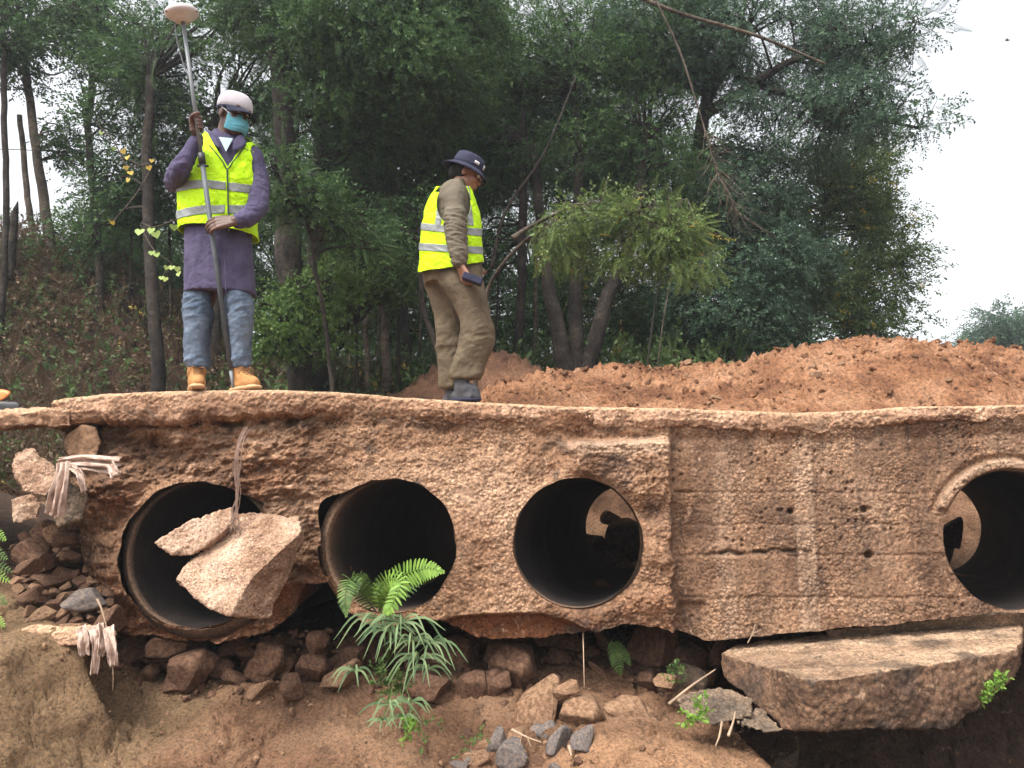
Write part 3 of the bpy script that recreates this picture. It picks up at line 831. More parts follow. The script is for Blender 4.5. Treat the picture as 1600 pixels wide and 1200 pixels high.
scatter([(20, 850), (60, 822), (110, 818), (165, 850), (175, 960), (160, 1000), (40, 990), (25, 930)], 75, 20, 58, lambda x_, y_: 4.15 + .5 * (985 - y_) / 160,
        ['rockbrown', 'rocktan', 'rocktan', 'rockbrown'], 'stone in the left rubble pile', 'loose stones of the left rubble pile', 3)
scatter([(175, 1005), (560, 1000), (560, 1035), (430, 1060), (200, 1068)], 34, 40, 84, lambda x_, y_: 4.72 - .25 * (y_ - 1000) / 60, ['rockbrown'],
        'stone packed under the left pipes', 'dark stones beneath the left pipes', 5)
scatter([(560, 990), (1130, 1010), (1120, 1060), (700, 1085), (560, 1070)], 38, 36, 90, lambda x_, y_: 4.95 - .35 * (y_ - 1000) / 60, ['rockbrown'],
        'stone packed under the right pipe', 'dark stones beneath the right pipe', 6)
scatter([(700, 1110), (800, 1120), (840, 1150), (960, 1140), (930, 1200), (700, 1200)], 30, 9, 26, None, ['rocktan', 'rockgrey', 'rockbrown'],
        'small stone in the front rubble', 'small broken stones of the front rubble', 7, .7)
scatter([(540, 1070), (700, 1085), (830, 1070), (1040, 1090), (1000, 1110), (700, 1120), (560, 1100)], 26, 9, 22, None, ['rocktan', 'rockbrown'],
        'pebble on the earth ledge', 'pebbles on the earth ledge', 8, .9)
scatter([(350, 985), (545, 985), (560, 1020), (470, 1030), (380, 1020)], 34, 8, 18, lambda x_, y_: 4.55, ['rockbrown'],
        'gravel bit above the round stones', 'gravel stones above the round stones', 9, .8)
# rocks along the heap
rr_ = random.Random(5); cl_a, cl_b = [], []
for i in range(150):
    px = 760 + 860 * rr_.random(); yd = rr_.choice([6.0, 5.9, 6.05]) if i < 36 else rr_.uniform(4.8, 5.9)
    xw = (px - 800) * sk(580, yd); zz_ = heap_z(xw, yd); s_ = rr_.uniform(6, 14) if i < 36 else 5 + 13 * rr_.random()**2.5
    (cl_a if i < 36 else cl_b).append((px, 0 if i < 36 else -yd, rock(800 + xw / sk(580, yd), rowof(zz_, yd) - s_ * .15, s_ * 1.3, s_, 'heap' if i % 4 else 'rocktan', 'clod of orange soil lying on the long heap', yd, group='clods on the soil heap', cat='clod', name='soil_clod')))
relabel(cl_a, 'clod on the heap crest', 20); relabel(cl_b, 'clod on the heap front', 16)

# debris lodged at the far end of the see-through pipe and behind the right pipe
for (px, py, w_, h_, yd, mt, lb) in [(926, 850, 60, 70, 7.0, 'rockbrown', 'dark boulder seen through the third pipe at its far left'), (990, 850, 90, 84, 7.05, 'rockbrown', 'dark boulder seen through the third pipe at its far right'), (955, 812, 34, 26, 7.2, 'rocktan', 'tan stone seen through the third pipe on top of the dark boulders'),
   (950, 875, 70, 60, 6.9, 'rockbrown', 'dark stone seen through the third pipe lowest in the opening'), (1480, 838, 60, 60, 6.7, 'rockbrown', 'dark stone seen through the right pipe'), (1450, 860, 90, 80, 6.75, 'rockbrown', 'dark boulder seen through the right pipe lower down')]:
    rock(px, py, w_, h_, mt, lb, yd)
# ============================================================ broken concrete
def hullpix(front, back_dy, shift=(0, 0)):
    """outline seen in the photo at given distances, carried back by back_dy"""
    pts = []
    for (px, py, yd) in front:
        p = P(px, py, yd); pts.append(p); q = p.copy(); q[1] += back_dy; q[0] += shift[0]; q[2] += shift[1]; pts.append(q)
    return pts
# fallen footing slab at right
top = [(1128, 1020, 4.30), (1150, 1006, 4.45), (1262, 1062, 3.72), (1300, 1062, 3.72), (1440, 1040, 3.80), (1592, 1014, 3.98), (1600, 998, 4.2), (1596, 962, 4.6), (1340, 985, 4.7)]
botm = [(1126, 1056, 4.28), (1183, 1100, 4.0), (1225, 1140, 3.84), (1272, 1143, 3.74), (1400, 1140, 3.78), (1486, 1138, 3.84), (1545, 1094, 3.95), (1588, 1060, 4.02), (1594, 1030, 4.5), (1340, 1040, 4.7)]
me = rough_hull([P(*a) for a in top + botm], .010, .018, .014, 30, sm=1, seed=1, cut=.018)
co = mco(me); no = mno(me)
vattr(me, 'pale', np.clip(ss(.5, .9, no[:, 2]) * (.55 + 1.2 * fbm(co * np.array([1.5, 6, 3]), 3)), 0, 1))  # patchy paler top, painting the light from above into the colour
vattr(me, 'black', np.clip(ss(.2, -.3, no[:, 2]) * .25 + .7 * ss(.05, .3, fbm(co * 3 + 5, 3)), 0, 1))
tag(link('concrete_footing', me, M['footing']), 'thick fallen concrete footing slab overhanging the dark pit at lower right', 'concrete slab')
# flow apron behind the footing, below the right pipe
pts = [P(1290, 985, 4.42), P(1560, 955, 4.32), P(1900, 935, 4.32), P(1290, 1010, 4.5), P(1900, 1000, 4.5), P(1400, 965, 5.2), P(1900, 950, 5.2), P(1400, 1000, 5.2)]
me = rough_hull(pts, .014, .02, .006, 38, seed=6); tag(link('concrete_apron', me, M['chunkdark']), 'flat wet concrete apron wedged between the wall foot and the fallen footing', 'concrete slab')

# two slabs dangling from rusty wires in front of the left pipe
pts = [P(274, 905, 3.86), P(330, 955, 3.76), P(360, 962, 3.74), P(300, 870, 3.98), P(345, 838, 4.06), P(368, 800, 4.16), P(420, 803, 4.14), P(468, 806, 4.10), P(474, 828, 3.96), P(396, 900, 3.78)]
low = [P(382, 956, 3.86), P(424, 966, 3.96), P(448, 912, 4.04), P(476, 846, 4.12), P(285, 912, 4.02), P(468, 815, 4.24), P(420, 940, 4.1)]
me = rough_hull(pts + low, .007, .026, .012, 48, sm=1, seed=2, cut=.03)
tag(link('hanging_slab', me, M['chunk']), 'large pale slab fragment dangling from rusty wires before the left pipe', 'concrete slab')
pts = [P(240, 848, 3.92), P(262, 836, 3.94), P(296, 812, 3.98), P(362, 790, 4.08), P(368, 800, 4.06), P(358, 826, 4.0), P(300, 868, 3.94), P(268, 866, 3.92), P(252, 860, 4.02), P(345, 846, 4.10), P(290, 852, 4.10)]
me = rough_hull(pts, .007, .022, .012, 48, sm=1, seed=5, cut=.03)
tag(link('hanging_slab', me, M['chunk']), 'smaller pointed slab fragment hanging left of the large one', 'concrete slab')
M['rust'] = plain('rusty_wire', (.16, .10, .075, 1), .7, .3, 200, .4, .002, .4)
root = empty('wire_bundle', P(372, 760, 4.1), 'bundle of thin rusty wires holding up the broken slabs', 'wire')
wr = np.random.RandomState(3)
for i in range(9):
    j = wr.uniform(-6, 6, 8)
    pts = [P(388 + j[0], 668 + j[1], 4.2), P(378 + j[2], 690, 4.10), P(372 + j[3] * 1.6, 730, 4.06), P(371 + j[4], 770, 4.05), P(366 + j[5], 800, 4.03), P(364 + j[6] * 2, 830 + j[7] * 3, 3.99)]
    V, f = tube(pts, .0018 + .0012 * (i % 2), 5, 24); link('wire', mesh_np('wire', V, f), M['rust'], root)
# broken lumps at the left end
for (pts, lb, sd) in [
    ([P(22, 705, 4.2), P(48, 700, 4.2), P(58, 730, 4.15), P(84, 728, 4.2), P(94, 752, 4.15), P(70, 778, 4.1), P(36, 768, 4.12), P(18, 730, 4.2), P(60, 740, 4.5), P(34, 720, 4.45)], 'knobbly concrete lump with an upright horn left of the culvert end', 11),
    ([P(15, 780, 4.15), P(50, 768, 4.1), P(66, 786, 4.1), P(60, 814, 4.12), P(18, 820, 4.15), P(40, 800, 4.5), P(50, 775, 4.45)], 'square concrete lump beneath the horned lump at left', 12),
    ([P(70, 775, 4.16), P(112, 752, 4.14), P(140, 772, 4.12), P(128, 812, 4.14), P(92, 822, 4.16), P(100, 780, 4.5), P(84, 800, 4.4)], 'dark crumbling concrete lump behind the upper hanging rag', 13),
    ([P(1052, 1090, 3.95), P(1090, 1076, 4.05), P(1140, 1078, 4.05), P(1178, 1090, 3.98), P(1176, 1118, 3.85), P(1120, 1136, 3.8), P(1072, 1128, 3.82), P(1110, 1095, 4.2)], 'grey rubble concrete lump left of the fallen footing', 14),
    ([P(1170, 1112, 3.9), P(1190, 1108, 3.95), P(1226, 1142, 3.8), P(1200, 1148, 3.75), P(1150, 1132, 3.78), P(1180, 1120, 4.0)], 'low grey lump trailing down from the rubble concrete lump', 15)]:
    me = rough_hull(pts, .008, .030, .014, 42, sm=1, seed=sd, cut=.02)
    tag(link('concrete_lump', me, M['chunkdark'] if sd in (13, 14, 15) else M['chunk']), lb, 'concrete lump')
pts = [P(24, 985, 3.98), P(60, 976, 4.02), P(176, 978, 4.02), P(184, 992, 3.98), P(150, 1008, 3.97), P(70, 1010, 3.96), P(40, 998, 3.96), P(30, 990, 4.3), P(180, 985, 4.3), P(170, 1000, 4.25)]
me = rough_hull(pts, .007, .016, .008, 50, sm=1, seed=21, cut=.01)
tag(link('concrete_ledge', me, M['deck']), 'thin broken concrete ledge jutting over the ochre earth with a rag on its end', 'concrete slab')
vattr(me, 'pale', ss(.2, .9, mno(me)[:, 2]))  # upward faces painted paler for light from above

# crumbs of soil on the heap and gravel on the earth face (uncountable)
def crumbs(name, label, xs_, ys_, zfn, n, s0, s1, mat, seed):
    rr = np.random.RandomState(seed)
    tv = mco(ROCKS[0])[:0]; bm = bmesh.new(); bmesh.ops.create_icosphere(bm, subdivisions=1, radius=1.0); me0 = bpy.data.meshes.new('t'); bm.to_mesh(me0); bm.free()
    tv = mco(me0); tf = np.array([list(p.vertices) for p in me0.polygons]); tv = tv + .25 * np.stack([perlin(tv * 1.7 + k) for k in (3, 8, 13)], 1)
    x_, y_ = rr.uniform(*xs_, n), rr.uniform(*ys_, n); keep_ = fbm(np.stack([x_ * 1.6, y_ * 1.6, x_ * 0 + seed], -1), 3) > rr.uniform(-.6, .35, n); x_, y_ = x_[keep_], y_[keep_]
    z_ = zfn(x_, y_); s_ = s0 + (s1 - s0) * rr.uniform(0, 1, len(x_))**3
    A = rr.normal(size=(len(x_), 3, 3)); A = np.linalg.qr(A)[0]
    V = np.einsum('nij,vj->nvi', A, tv * np.array([1.2, 1, .75])) * s_[:, None, None] + np.stack([x_, y_, z_], -1)[:, None]
    F_ = (tf[None] + (np.arange(len(x_)) * len(tv))[:, None, None]).reshape(-1, 3)
    o = link(name, mesh_np(name, V.reshape(-1, 3), F_, smooth=False), M[mat], kind='stuff'); o['label'] = label; o['category'] = 'gravel'
crumbs('soil_crumbs', 'small crumbs and clods covering the orange soil heap', (-.3, 5.5), (4.75, 6.2), lambda a, b: np.array([heap_z(p, q) for p, q in zip(a, b)]), 2600, .006, .030, 'heap', 71)
crumbs('gravel', 'fine gravel and crumbled stone on the earth below the culvert', (-2.4, 1.6), (3.0, 4.6), lambda a, b: ground_z(a, b, True) + .008, 2600, .004, .017, 'rocktan', 72)
crumbs('gravel', 'dark crumbled stone in the hollow beneath the culvert', (-2.2, 1.4), (4.35, 5.3), lambda a, b: ground_z(a, b, True) + .01, 1800, .008, .032, 'rockbrown', 73)
# ============================================================ rags
def rag_mat():
    m, nt, bs = newmat('dirty_cloth')
    tc = N(nt, 'ShaderNodeTexCoord').outputs['Object']
    c = ramp(nt, noise(nt, tc, 22, 6, .7), [(.3, (.20, .13, .10)), (.5, (.42, .30, .24)), (.7, (.62, .50, .43))])
    nt.links.new(c, bs.inputs['Base Color']); bs.inputs['Roughness'].default_value = .9
    bump(nt, bs, noise(nt, tc, 120, 4, .6), .5, .003)
    return m
M['rag'] = rag_mat()
def ribbon(path, w0, w1, seed, folds=7, n=60, m=26):
    """hanging twisted strip of cloth"""
    c = catmull(path, n); t_ = np.linspace(0, 1, n); s_ = np.linspace(-1, 1, m)
    T_ = np.gradient(c, axis=0); T_ /= np.linalg.norm(T_, axis=1)[:, None]
    side = np.cross(T_, [0, -1.0, 0]); side /= np.linalg.norm(side, axis=1)[:, None] + 1e-9
    wv = w0 + (w1 - w0) * t_
    V = c[:, None] + side[:, None] * (s_[None, :, None] * wv[:, None, None])
    V = V.reshape(-1, 3)
    S = np.tile(s_, n); TT = np.repeat(t_, m)
    q = np.stack([S * folds / 2 + seed, TT * 1.6, TT * 0 + seed], -1)
    V[:, 1] -= .016 * np.sin(S * folds + 3 * fbm(q, 2)) + .02 * fbm(q * 1.3, 3)
    V[:, 2] += (.03 * fbm(np.stack([S * 4, TT * 0, TT * 0 + seed], -1), 3)) * TT
    V[:, 0] += .012 * fbm(q + 4, 3)
    return V, grid_faces(n, m)
def rag(label, strips, loc):
    o_ = None; parts = [ribbon(*s) for s in strips]
    V, f = joinparts(parts)
    me = mesh_np('rag', V, f); ob = tag(link('rag', me, M['rag']), label, 'rag')
    md = ob.modifiers.new('t', 'SOLIDIFY'); md.thickness = .003
rag('pale tattered rag draped over the left end of the wall', [
    ([P(90, 726, 4.10), P(130, 722, 4.06), P(186, 728, 4.08)], .035, .045, 1, 8),
    ([P(100, 722, 4.06), P(96, 750, 4.02), P(90, 780, 4.02), P(84, 806, 4.04)], .030, .045, 2, 7),
    ([P(112, 730, 4.04), P(124, 742, 4.01), P(131, 768, 4.02)], .016, .010, 3, 3),
    ([P(172, 726, 4.06), P(178, 738, 4.03), P(182, 744, 4.03)], .03, .03, 4, 5)], None)
rag('brownish torn rag hanging from the end of the thin ledge', [
    ([P(126, 980, 3.96), P(130, 1000, 3.93), P(132, 1022, 3.94)], .035, .03, 5, 5),
    ([P(146, 978, 3.95), P(150, 1000, 3.92), P(146, 1052, 3.93)], .035, .012, 6, 4),
    ([P(168, 980, 3.95), P(172, 1005, 3.92), P(178, 1040, 3.94)], .04, .025, 7, 5),
    ([P(156, 975, 3.97), P(160, 1008, 3.92), P(158, 1025, 3.93)], .02, .01, 8, 3)], None)
# twigs and roots
M['twig'] = plain('dry_twig', (.30, .21, .14, 1), .85, 0, 60, .5, .003, .3)
def twig(pts, r, label, seg=20, cat='twig', mat='twig', name='twig', extra=()):
    parts = [tube(pts, np.linspace(r, r * .45, len(pts)), 6, seg)] + [tube(e, [r * .6, r * .3] if len(e) == 2 else np.linspace(r * .6, r * .25, len(e)), 5, 10) for e in extra]
    V, f = joinparts(parts); return tag(link(name, mesh_np(name, V, f), M[mat]), label, cat)
twig([P(1045, 1100, 3.9), P(1080, 1072, 3.95), P(1118, 1046, 4.1)], .008, 'straight dry stick leaning from the rubble lump to the footing corner')
twig([P(1138, 1150, 3.72), P(1145, 1130, 3.76), P(1149, 1112, 3.8)], .007, 'short pale stick standing against the rubble lump')
twig([P(800, 1140, 3.86), P(824, 1152, 3.8), P(846, 1160, 3.78)], .006, 'pale stick lying across the orange stone', extra=[[P(824, 1152, 3.8), P(830, 1168, 3.78)], [P(815, 1148, 3.8), P(812, 1166, 3.8)]])
twig([P(889, 1166, 3.76), P(893, 1182, 3.72)], .009, 'short white peg of wood below the triangular grey stone')
twig([P(911, 988, 4.3), P(912, 1030, 4.2), P(913, 1075, 4.16)], .004, 'thin root hanging straight down below the see-through pipe', cat='root', name='root')
twig([P(152, 936, 4.0), P(160, 955, 3.98), P(168, 985, 3.96)], .006, 'dry reed stalk lying on the thin ledge')
twig([P(176, 1036, 3.94), P(177, 1060, 3.94), P(176, 1080, 3.95)], .003, 'thread hanging below the torn rag', cat='root', name='root')
twig([P(1168, 1005, 4.2), P(1176, 990, 4.2), P(1180, 975, 4.22)], .003, 'tiny dry sprig on top of the footing slab', extra=[[P(1174, 994, 4.2), P(1168, 980, 4.2)], [P(1176, 990, 4.2), P(1190, 984, 4.2)]])
twig([P(1128, 1128, 3.78), P(1124, 1150, 3.74), P(1118, 1166, 3.7)], .006, 'bent root running down the mound from the rubble lump', cat='root', name='root')

# orange machine part beyond the left end
M['orange'] = plain('orange_paint', (.62, .20, .06, 1), .5, 0, 40, .3, .002, .25)
M['black'] = plain('black_plastic', (.02, .02, .022, 1), .5, 0, 30, .2, .003, .3)
root = empty('machine_guard', P(0, 640, 5.2), 'orange rounded machine cover on a dark base beyond the left deck', 'machine part')
me = rough_hull([P(a, b, y_) for y_ in (5.1, 5.6) for a, b in ((-90, 605), (8, 609), (19, 612), (10, 622), (-6, 632), (-90, 634))], .012, .003, 0, 10, sm=8)
link('cover', me, M['orange'], root)
me = rough_hull([P(a, b, y_) for y_ in (5.05, 5.6) for a, b in ((-90, 630), (6, 630), (28, 628), (34, 640), (30, 652), (-90, 654))], .012, .02, 0, 10, sm=2, seed=2)
link('base', me, M['black'], root)
# ============================================================ people
def clothmat(name, c1, c2, nz=10, rough=.9, weave=300, fold=18, wr=.5):
    m, nt, bs = newmat(name)
    tc = N(nt, 'ShaderNodeTexCoord').outputs['Object']
    c = ramp(nt, noise(nt, tc, nz, 6, .7), [(.32, c1), (.68, c2)])
    nt.links.new(c, bs.inputs['Base Color']); bs.inputs['Roughness'].default_value = rough; bs.inputs['Specular IOR Level'].default_value = .2
    h = mth(nt, 'ADD', mth(nt, 'MULTIPLY', noise(nt, tc, fold, 3, .5, 1.0), 1.0), mth(nt, 'MULTIPLY', noise(nt, tc, weave, 2, .5), .06))
    bump(nt, bs, h, wr, .02)
    return m
M['skin'] = plain('dark_skin', (.085, .042, .028, 1), .5, 0, 80, .15, .001, .12)
M['skin2'] = plain('brown_skin', (.22, .105, .065, 1), .5, 0, 80, .15, .001, .12)
M['coat'] = clothmat('purple_coat_cloth', (.048, .040, .080), (.084, .072, .130))
M['vest'] = clothmat('hi_vis_cloth', (.38, .68, .0), (.52, .82, .01), wr=.8)
M['vest'].node_tree.nodes['Principled BSDF'].inputs['Roughness'].default_value = .7
M['strip'] = plain('grey_reflective_tape', (.20, .215, .21, 1), .45, .1, 200, .2, .002, .08)
M['piping'] = plain('dark_piping', (.035, .06, .03, 1), .8)
M['jeans'] = clothmat('faded_denim', (.030, .045, .075), (.15, .19, .25), 7)
M['boot'] = clothmat('tan_nubuck', (.28, .13, .045), (.40, .205, .08), 20, wr=.2)
M['sole'] = plain('pale_sole', (.48, .30, .16, 1), .8)
M['lace'] = plain('brown_lace', (.22, .11, .045, 1), .8)
M['capw'] = clothmat('white_cap_cloth', (.40, .38, .41), (.50, .47, .50), wr=.15)
M['navy'] = clothmat('navy_cloth', (.016, .017, .035), (.035, .036, .065), wr=.2)
M['mask'] = clothmat('blue_mask_paper', (.09, .30, .38), (.14, .38, .46), wr=.25)
M['white'] = plain('white_cloth', (.5, .5, .52, 1), .8)
M['tee'] = plain('pale_tee', (.32, .42, .46, 1), .8)
M['khaki'] = clothmat('khaki_cloth', (.072, .054, .034), (.125, .095, .062))
M['khakis'] = clothmat('khaki_shirt', (.088, .073, .052), (.135, .115, .085))
M['shoe'] = clothmat('dark_grey_shoe', (.03, .03, .035), (.09, .09, .10), 20, wr=.2)
M['hair'] = plain('black_hair', (.008, .007, .007, 1), .8, 0, 60, .6, .01)
M['eye'] = plain('eye_white', (.7, .66, .6, 1), .3)
M['iris'] = plain('dark_iris', (.015, .01, .008, 1), .2)
M['metal'] = plain('grey_metal', (.17, .18, .19, 1), .5, .3, 60, .1, .001, .15)
M['pole'] = plain('grey_pole_paint', (.07, .08, .09, 1), .6, 0, 80, .2, .001, .3)
M['recv'] = plain('off_white_plastic', (.50, .44, .43, 1), .45, 0, 50, .1, .001, .05)
def nrm(v): v = np.array(v, float); return v / np.linalg.norm(v)
def limb(pts, rad, n=18, seg=None, **k):
    return tube(np.array(pts), rad, n, seg or 6 * len(pts), round_ends=True, **k)
def head_parts(c, fwd, up, s=1.0):
    f = nrm(fwd); u = nrm(np.array(up) - f * np.dot(up, f)); l = np.cross(u, f)
    B = np.stack([f, l, u], 1)
    g = lambda p: c + B @ (np.array(p) * s)
    E = lambda p, r: ellip(g(p), np.array(r) * s, B, 12)
    pr = [E((-.012, 0, .03), (.098, .077, .098)), E((.022, 0, -.035), (.066, .062, .085)), E((.045, 0, -.075), (.042, .047, .038)), E((.070, 0, -.100), (.020, .026, .017)),
          E((.072, 0, .040), (.024, .055, .022)), E((.062, .036, -.022), (.030, .026, .026)), E((.062, -.036, -.022), (.030, .026, .026)),
          E((.100, 0, -.026), (.016, .014, .013)), E((.094, .013, -.030), (.012, .010, .009)), E((.094, -.013, -.030), (.012, .010, .009)),
          tube([g((.080, 0, .022)), g((.092, 0, 0)), g((.102, 0, -.020))], np.array([.009, .010, .012]) * s, 10, 8),
          E((.086, 0, -.056), (.016, .026, .0085)), E((.084, 0, -.070), (.015, .023, .0095)),
          E((-.008, .080, -.006), (.020, .010, .031)), E((-.008, -.080, -.006), (.020, .010, .031))]
    return pr, g, B
def relaxed_hand(w_, d, n, s=1.0, curl=.35, thumb_side=1):
    """wrist, finger direction, palm-facing direction"""
    d = nrm(d); n = nrm(np.array(n) - d * np.dot(n, d)); t = np.cross(d, n) * thumb_side
    out = [];  lens = [.070, .078, .072, .056]; offs = [.034, .0115, -.0115, -.033]
    for L, o_ in zip(lens, offs):
        k = w_ + d * .088 * s + t * o_ * s
        out.append(limb([w_ + t * o_ * .5 * s, k], [.016 * s, .0125 * s], 12))
        a = curl; p = [k]; v = d
        for q in (.45, .30, .25):
            v = d * math.cos(a) + n * math.sin(a); p.append(p[-1] + v * L * s * q * 1.05); a += curl * 1.1
        out.append(limb(p, np.array([.0098, .0088, .008, .007]) * s, 10, 14))
    out.append(limb([w_ + t * .018 * s + d * .02 * s, w_ + t * .045 * s + d * .05 * s + n * .012 * s, w_ + t * .052 * s + d * .078 * s + n * .025 * s, w_ + t * .047 * s + d * .10 * s + n * .034 * s], np.array([.015, .012, .0105, .0085]) * s, 10, 12))
    return out
def grip_hand(C, a, wd, wrist, rp, sgn=1, s=1.0):
    """fingers wrapped round a rod through C along a; wd = side of the rod where the palm lies"""
    a = nrm(a); wd = nrm(np.array(wd) - a * np.dot(wd, a)); t = np.cross(a, wd) * sgn
    out = []
    for i in range(4):
        o_ = (1.5 - i) * .0195 * s; p = []
        L_ = [1.0, 1.08, 1.02, .85][i]
        for ang in np.radians(np.array([-42, 10, 70, 130, 185]) * 1.0):
            p.append(C + a * o_ + (rp + .010 * s) * (math.cos(ang) * wd + math.sin(ang) * t) * (1.25 if ang < 0 else 1.0))
        # knuckles sit behind the rod
        p[0] = C + a * o_ + wd * (rp + .018 * s) - t * .022 * s
        out.append(limb(p, np.array([.0115, .0105, .0098, .009, .008]) * s * (.92 + .04 * L_), 10, 22))
        out.append(limb([wrist + a * o_ * .4, p[0]], [.016 * s, .013 * s], 10))
    out.append(limb([wrist * .6 + C * .4 + wd * (rp + .01) * .6, C + a * .030 * s - t * (rp + .012) * .9 + wd * .01, C + a * .045 * s - t * .006 - wd * (rp + .010 * s), C + a * .050 * s + t * .012 - wd * (rp + .011 * s)], np.array([.016, .0125, .011, .009]) * s, 10, 14))
    return out
def loftE(rings, Yc, n=120, m=120, yaw=0.0, sq=2.3):
    """rings (pxL, pxR, py, half depth, dY) -> dense closed surface of elliptical sections"""
    q = []
    for (a, b, py, by, dY) in rings:
        c = P((a + b) / 2, py, Yc + dY); q.append([*c, (b - a) / 2 * sk(py, Yc + dY), by])
    q = catmull(np.array(q), m)
    th = np.linspace(0, 2 * np.pi, n, endpoint=False)
    ct, st = np.cos(th), np.sin(th)
    cx = np.sign(ct) * np.abs(ct)**(2 / sq); sy = np.sign(st) * np.abs(st)**(2 / sq)
    ex, ey = q[:, 3][:, None] * cx, q[:, 4][:, None] * sy
    ca, sa = math.cos(yaw), math.sin(yaw)
    V = np.stack([q[:, 0][:, None] + ex * ca - ey * sa, q[:, 1][:, None] + ex * sa + ey * ca, np.repeat(q[:, 2][:, None], n, 1)], -1)
    return V, q
def closed(Vg):
    m, n, _ = Vg.shape
    V = np.vstack([Vg.reshape(-1, 3), Vg[0].mean(0), Vg[-1].mean(0)]); i = np.arange(n); j = (i + 1) % n
    return V, [grid_faces(m, n, True), np.stack([np.full(n, m * n), j, i], 1), np.stack([np.full(n, m * n + 1), (m - 1) * n + i, (m - 1) * n + j], 1)]
def segdist(p, a, b):
    ab = b - a; t_ = np.clip(((p - a) @ ab) / (ab @ ab), 0, 1); return np.linalg.norm(p - (a + t_[:, None] * ab), axis=1)
def shell(name, Vg, keepfn, off, mat, root, nfn=None, thick=.004):
    """piece of a lofted surface pushed outwards"""
    m, n, _ = Vg.shape
    me = mesh_np(name, Vg.reshape(-1, 3), grid_faces(m, n, True)); no = mno(me); co = mco(me)
    cen = co.reshape(m, n, 3).mean(1)[:, None].repeat(n, 1).reshape(-1, 3)
    sg = np.sign(np.sum(no * (co - cen), 1).mean()); co = co + no * sg * off
    if nfn is not None: co = co + no * sg * nfn(co)[:, None]
    f = grid_faces(m, n, True); c = co[f].mean(1); f = f[keepfn(c)]
    if sg < 0: f = f[:, ::-1]
    used = np.unique(f); mp = -np.ones(len(co), int); mp[used] = np.arange(len(used))
    bpy.data.meshes.remove(me)
    if not len(f): return None
    f = mp[f]; co = co[used]; lab = np.arange(len(co))
    while True:                                     # one object for each connected piece
        mn = lab[f].min(1); l2 = lab.copy(); np.minimum.at(l2, f.ravel(), np.repeat(mn, 4)); l2 = l2[l2]
        if (l2 == lab).all(): break
        lab = l2
    outs = []
    for r_ in np.unique(lab):
        fm = f[lab[f[:, 0]] == r_]
        if len(fm) < 60: continue
        us = np.unique(fm); m3 = np.zeros(len(co), int); m3[us] = np.arange(len(us))
        o = link(name, mesh_np(name, co[us], m3[fm]), mat, root)
        sd = o.modifiers.new('t', 'SOLIDIFY'); sd.thickness = thick; sd.offset = -1
        outs.append(o)
    return outs
def adopt(objs, par):
    for o in objs or []: o.parent = par; o.matrix_parent_inverse = Matrix()
def wrinkle(amp, fx=9, seed=0):
    return lambda c: amp * fbm(np.stack([c[:, 0] * fx * .6 + c[:, 2] * fx * .25, c[:, 1] * fx * .6, c[:, 2] * fx - c[:, 0] * fx * .35], -1) + seed, 3, .5)
def foot_parts(ankle, toe, s=1.0, h=.10):
    """boot: shaft, heel, instep, toe"""
    d = toe - ankle; d[2] = 0; L = np.linalg.norm(d); d /= L; z0 = ankle[2] - h
    A = lambda t_, zz: np.array([ankle[0], ankle[1], z0]) + d * t_ + np.array([0, 0, zz])
    return [limb([A(-.005, h + .03), A(0, .06), A(-.015, .035)], [.050 * s, .046 * s, .040 * s]), limb([A(-.03, .036), A(.05, .036), A(L * .75, .034), A(L - .025, .032)], [.036 * s, .040 * s, .044 * s, .034 * s]),
            limb([A(.0, .085), A(.06, .065), A(L * .7, .045)], [.042 * s, .040 * s, .038 * s])], A, d, L
# ---------------------------------------------------------------- man with the pole
YM = 4.40
def deck_top(px): return float(top_z(px))
zf = deck_top(350) + .004
root = empty('person', (P(350, 600, YM)[0], YM, zf), 'person in a purple coat, yellow vest, white cap and blue mask holding a tall pole', 'person')
man = root
# coat torso
R1 = [(291, 398, 460, .125, .0), (292, 397, 452, .128, 0), (291, 395, 420, .130, 0), (291, 392, 385, .128, 0), (291, 392, 350, .125, 0), (289, 396, 315, .130, 0), (291, 402, 285, .132, 0), (298, 404, 258, .125, .0), (306, 400, 236, .10, .0), (318, 388, 222, .082, .01), (330, 372, 212, .062, .02), (336, 366, 206, .052, .02)]
Vt, qt = loftE(R1, YM, 150, 150, yaw=.12)
armR = [P(314, 240, YM), P(284, 262, YM - .02), P(274, 284, YM - .07), P(283, 262, YM - .22), P(293, 225, YM - .30)]       # raised arm (picture left)
armL = [P(394, 246, YM), P(404, 285, YM - .01), P(404, 325, YM - .06), P(386, 340, YM - .14), P(372, 345, YM - .18)]
pole_b, pole_t = P(366, 596, YM - .03), P(286, 34, YM - .36)
pole_b[2] = zf
pd = nrm(pole_t - pole_b)
def polept(py):
    best = min(np.linspace(0, 1, 2000), key=lambda t_: abs(rowof(*( (pole_b * (1 - t_) + pole_t * t_)[[2, 1]])) - py)); return pole_b * (1 - best) + pole_t * best
HC = polept(193)
wristR = HC + np.array([-.012, .062, -.055]); armR[-1] = wristR + nrm(armR[3] - wristR) * .03
wristL = P(366, 345, YM - .20)
hd, g, B = head_parts(P(366, 182, YM - .03), (.80, -.58, -.22), (.05, .02, 1), 1.0)
inner = loftE([(a + 7, b - 7, py, max(by - .025, .04), dY) for a, b, py, by, dY in R1[3:]], YM, 60, 60, yaw=.12)[0]
hipL, hipR = P(320, 450, YM), P(372, 450, YM)
kneeL, kneeR = P(309, 515, YM - .01), P(376, 518, YM - .01)
ankL, ankR = P(307, 578, YM), P(378, 578, YM)
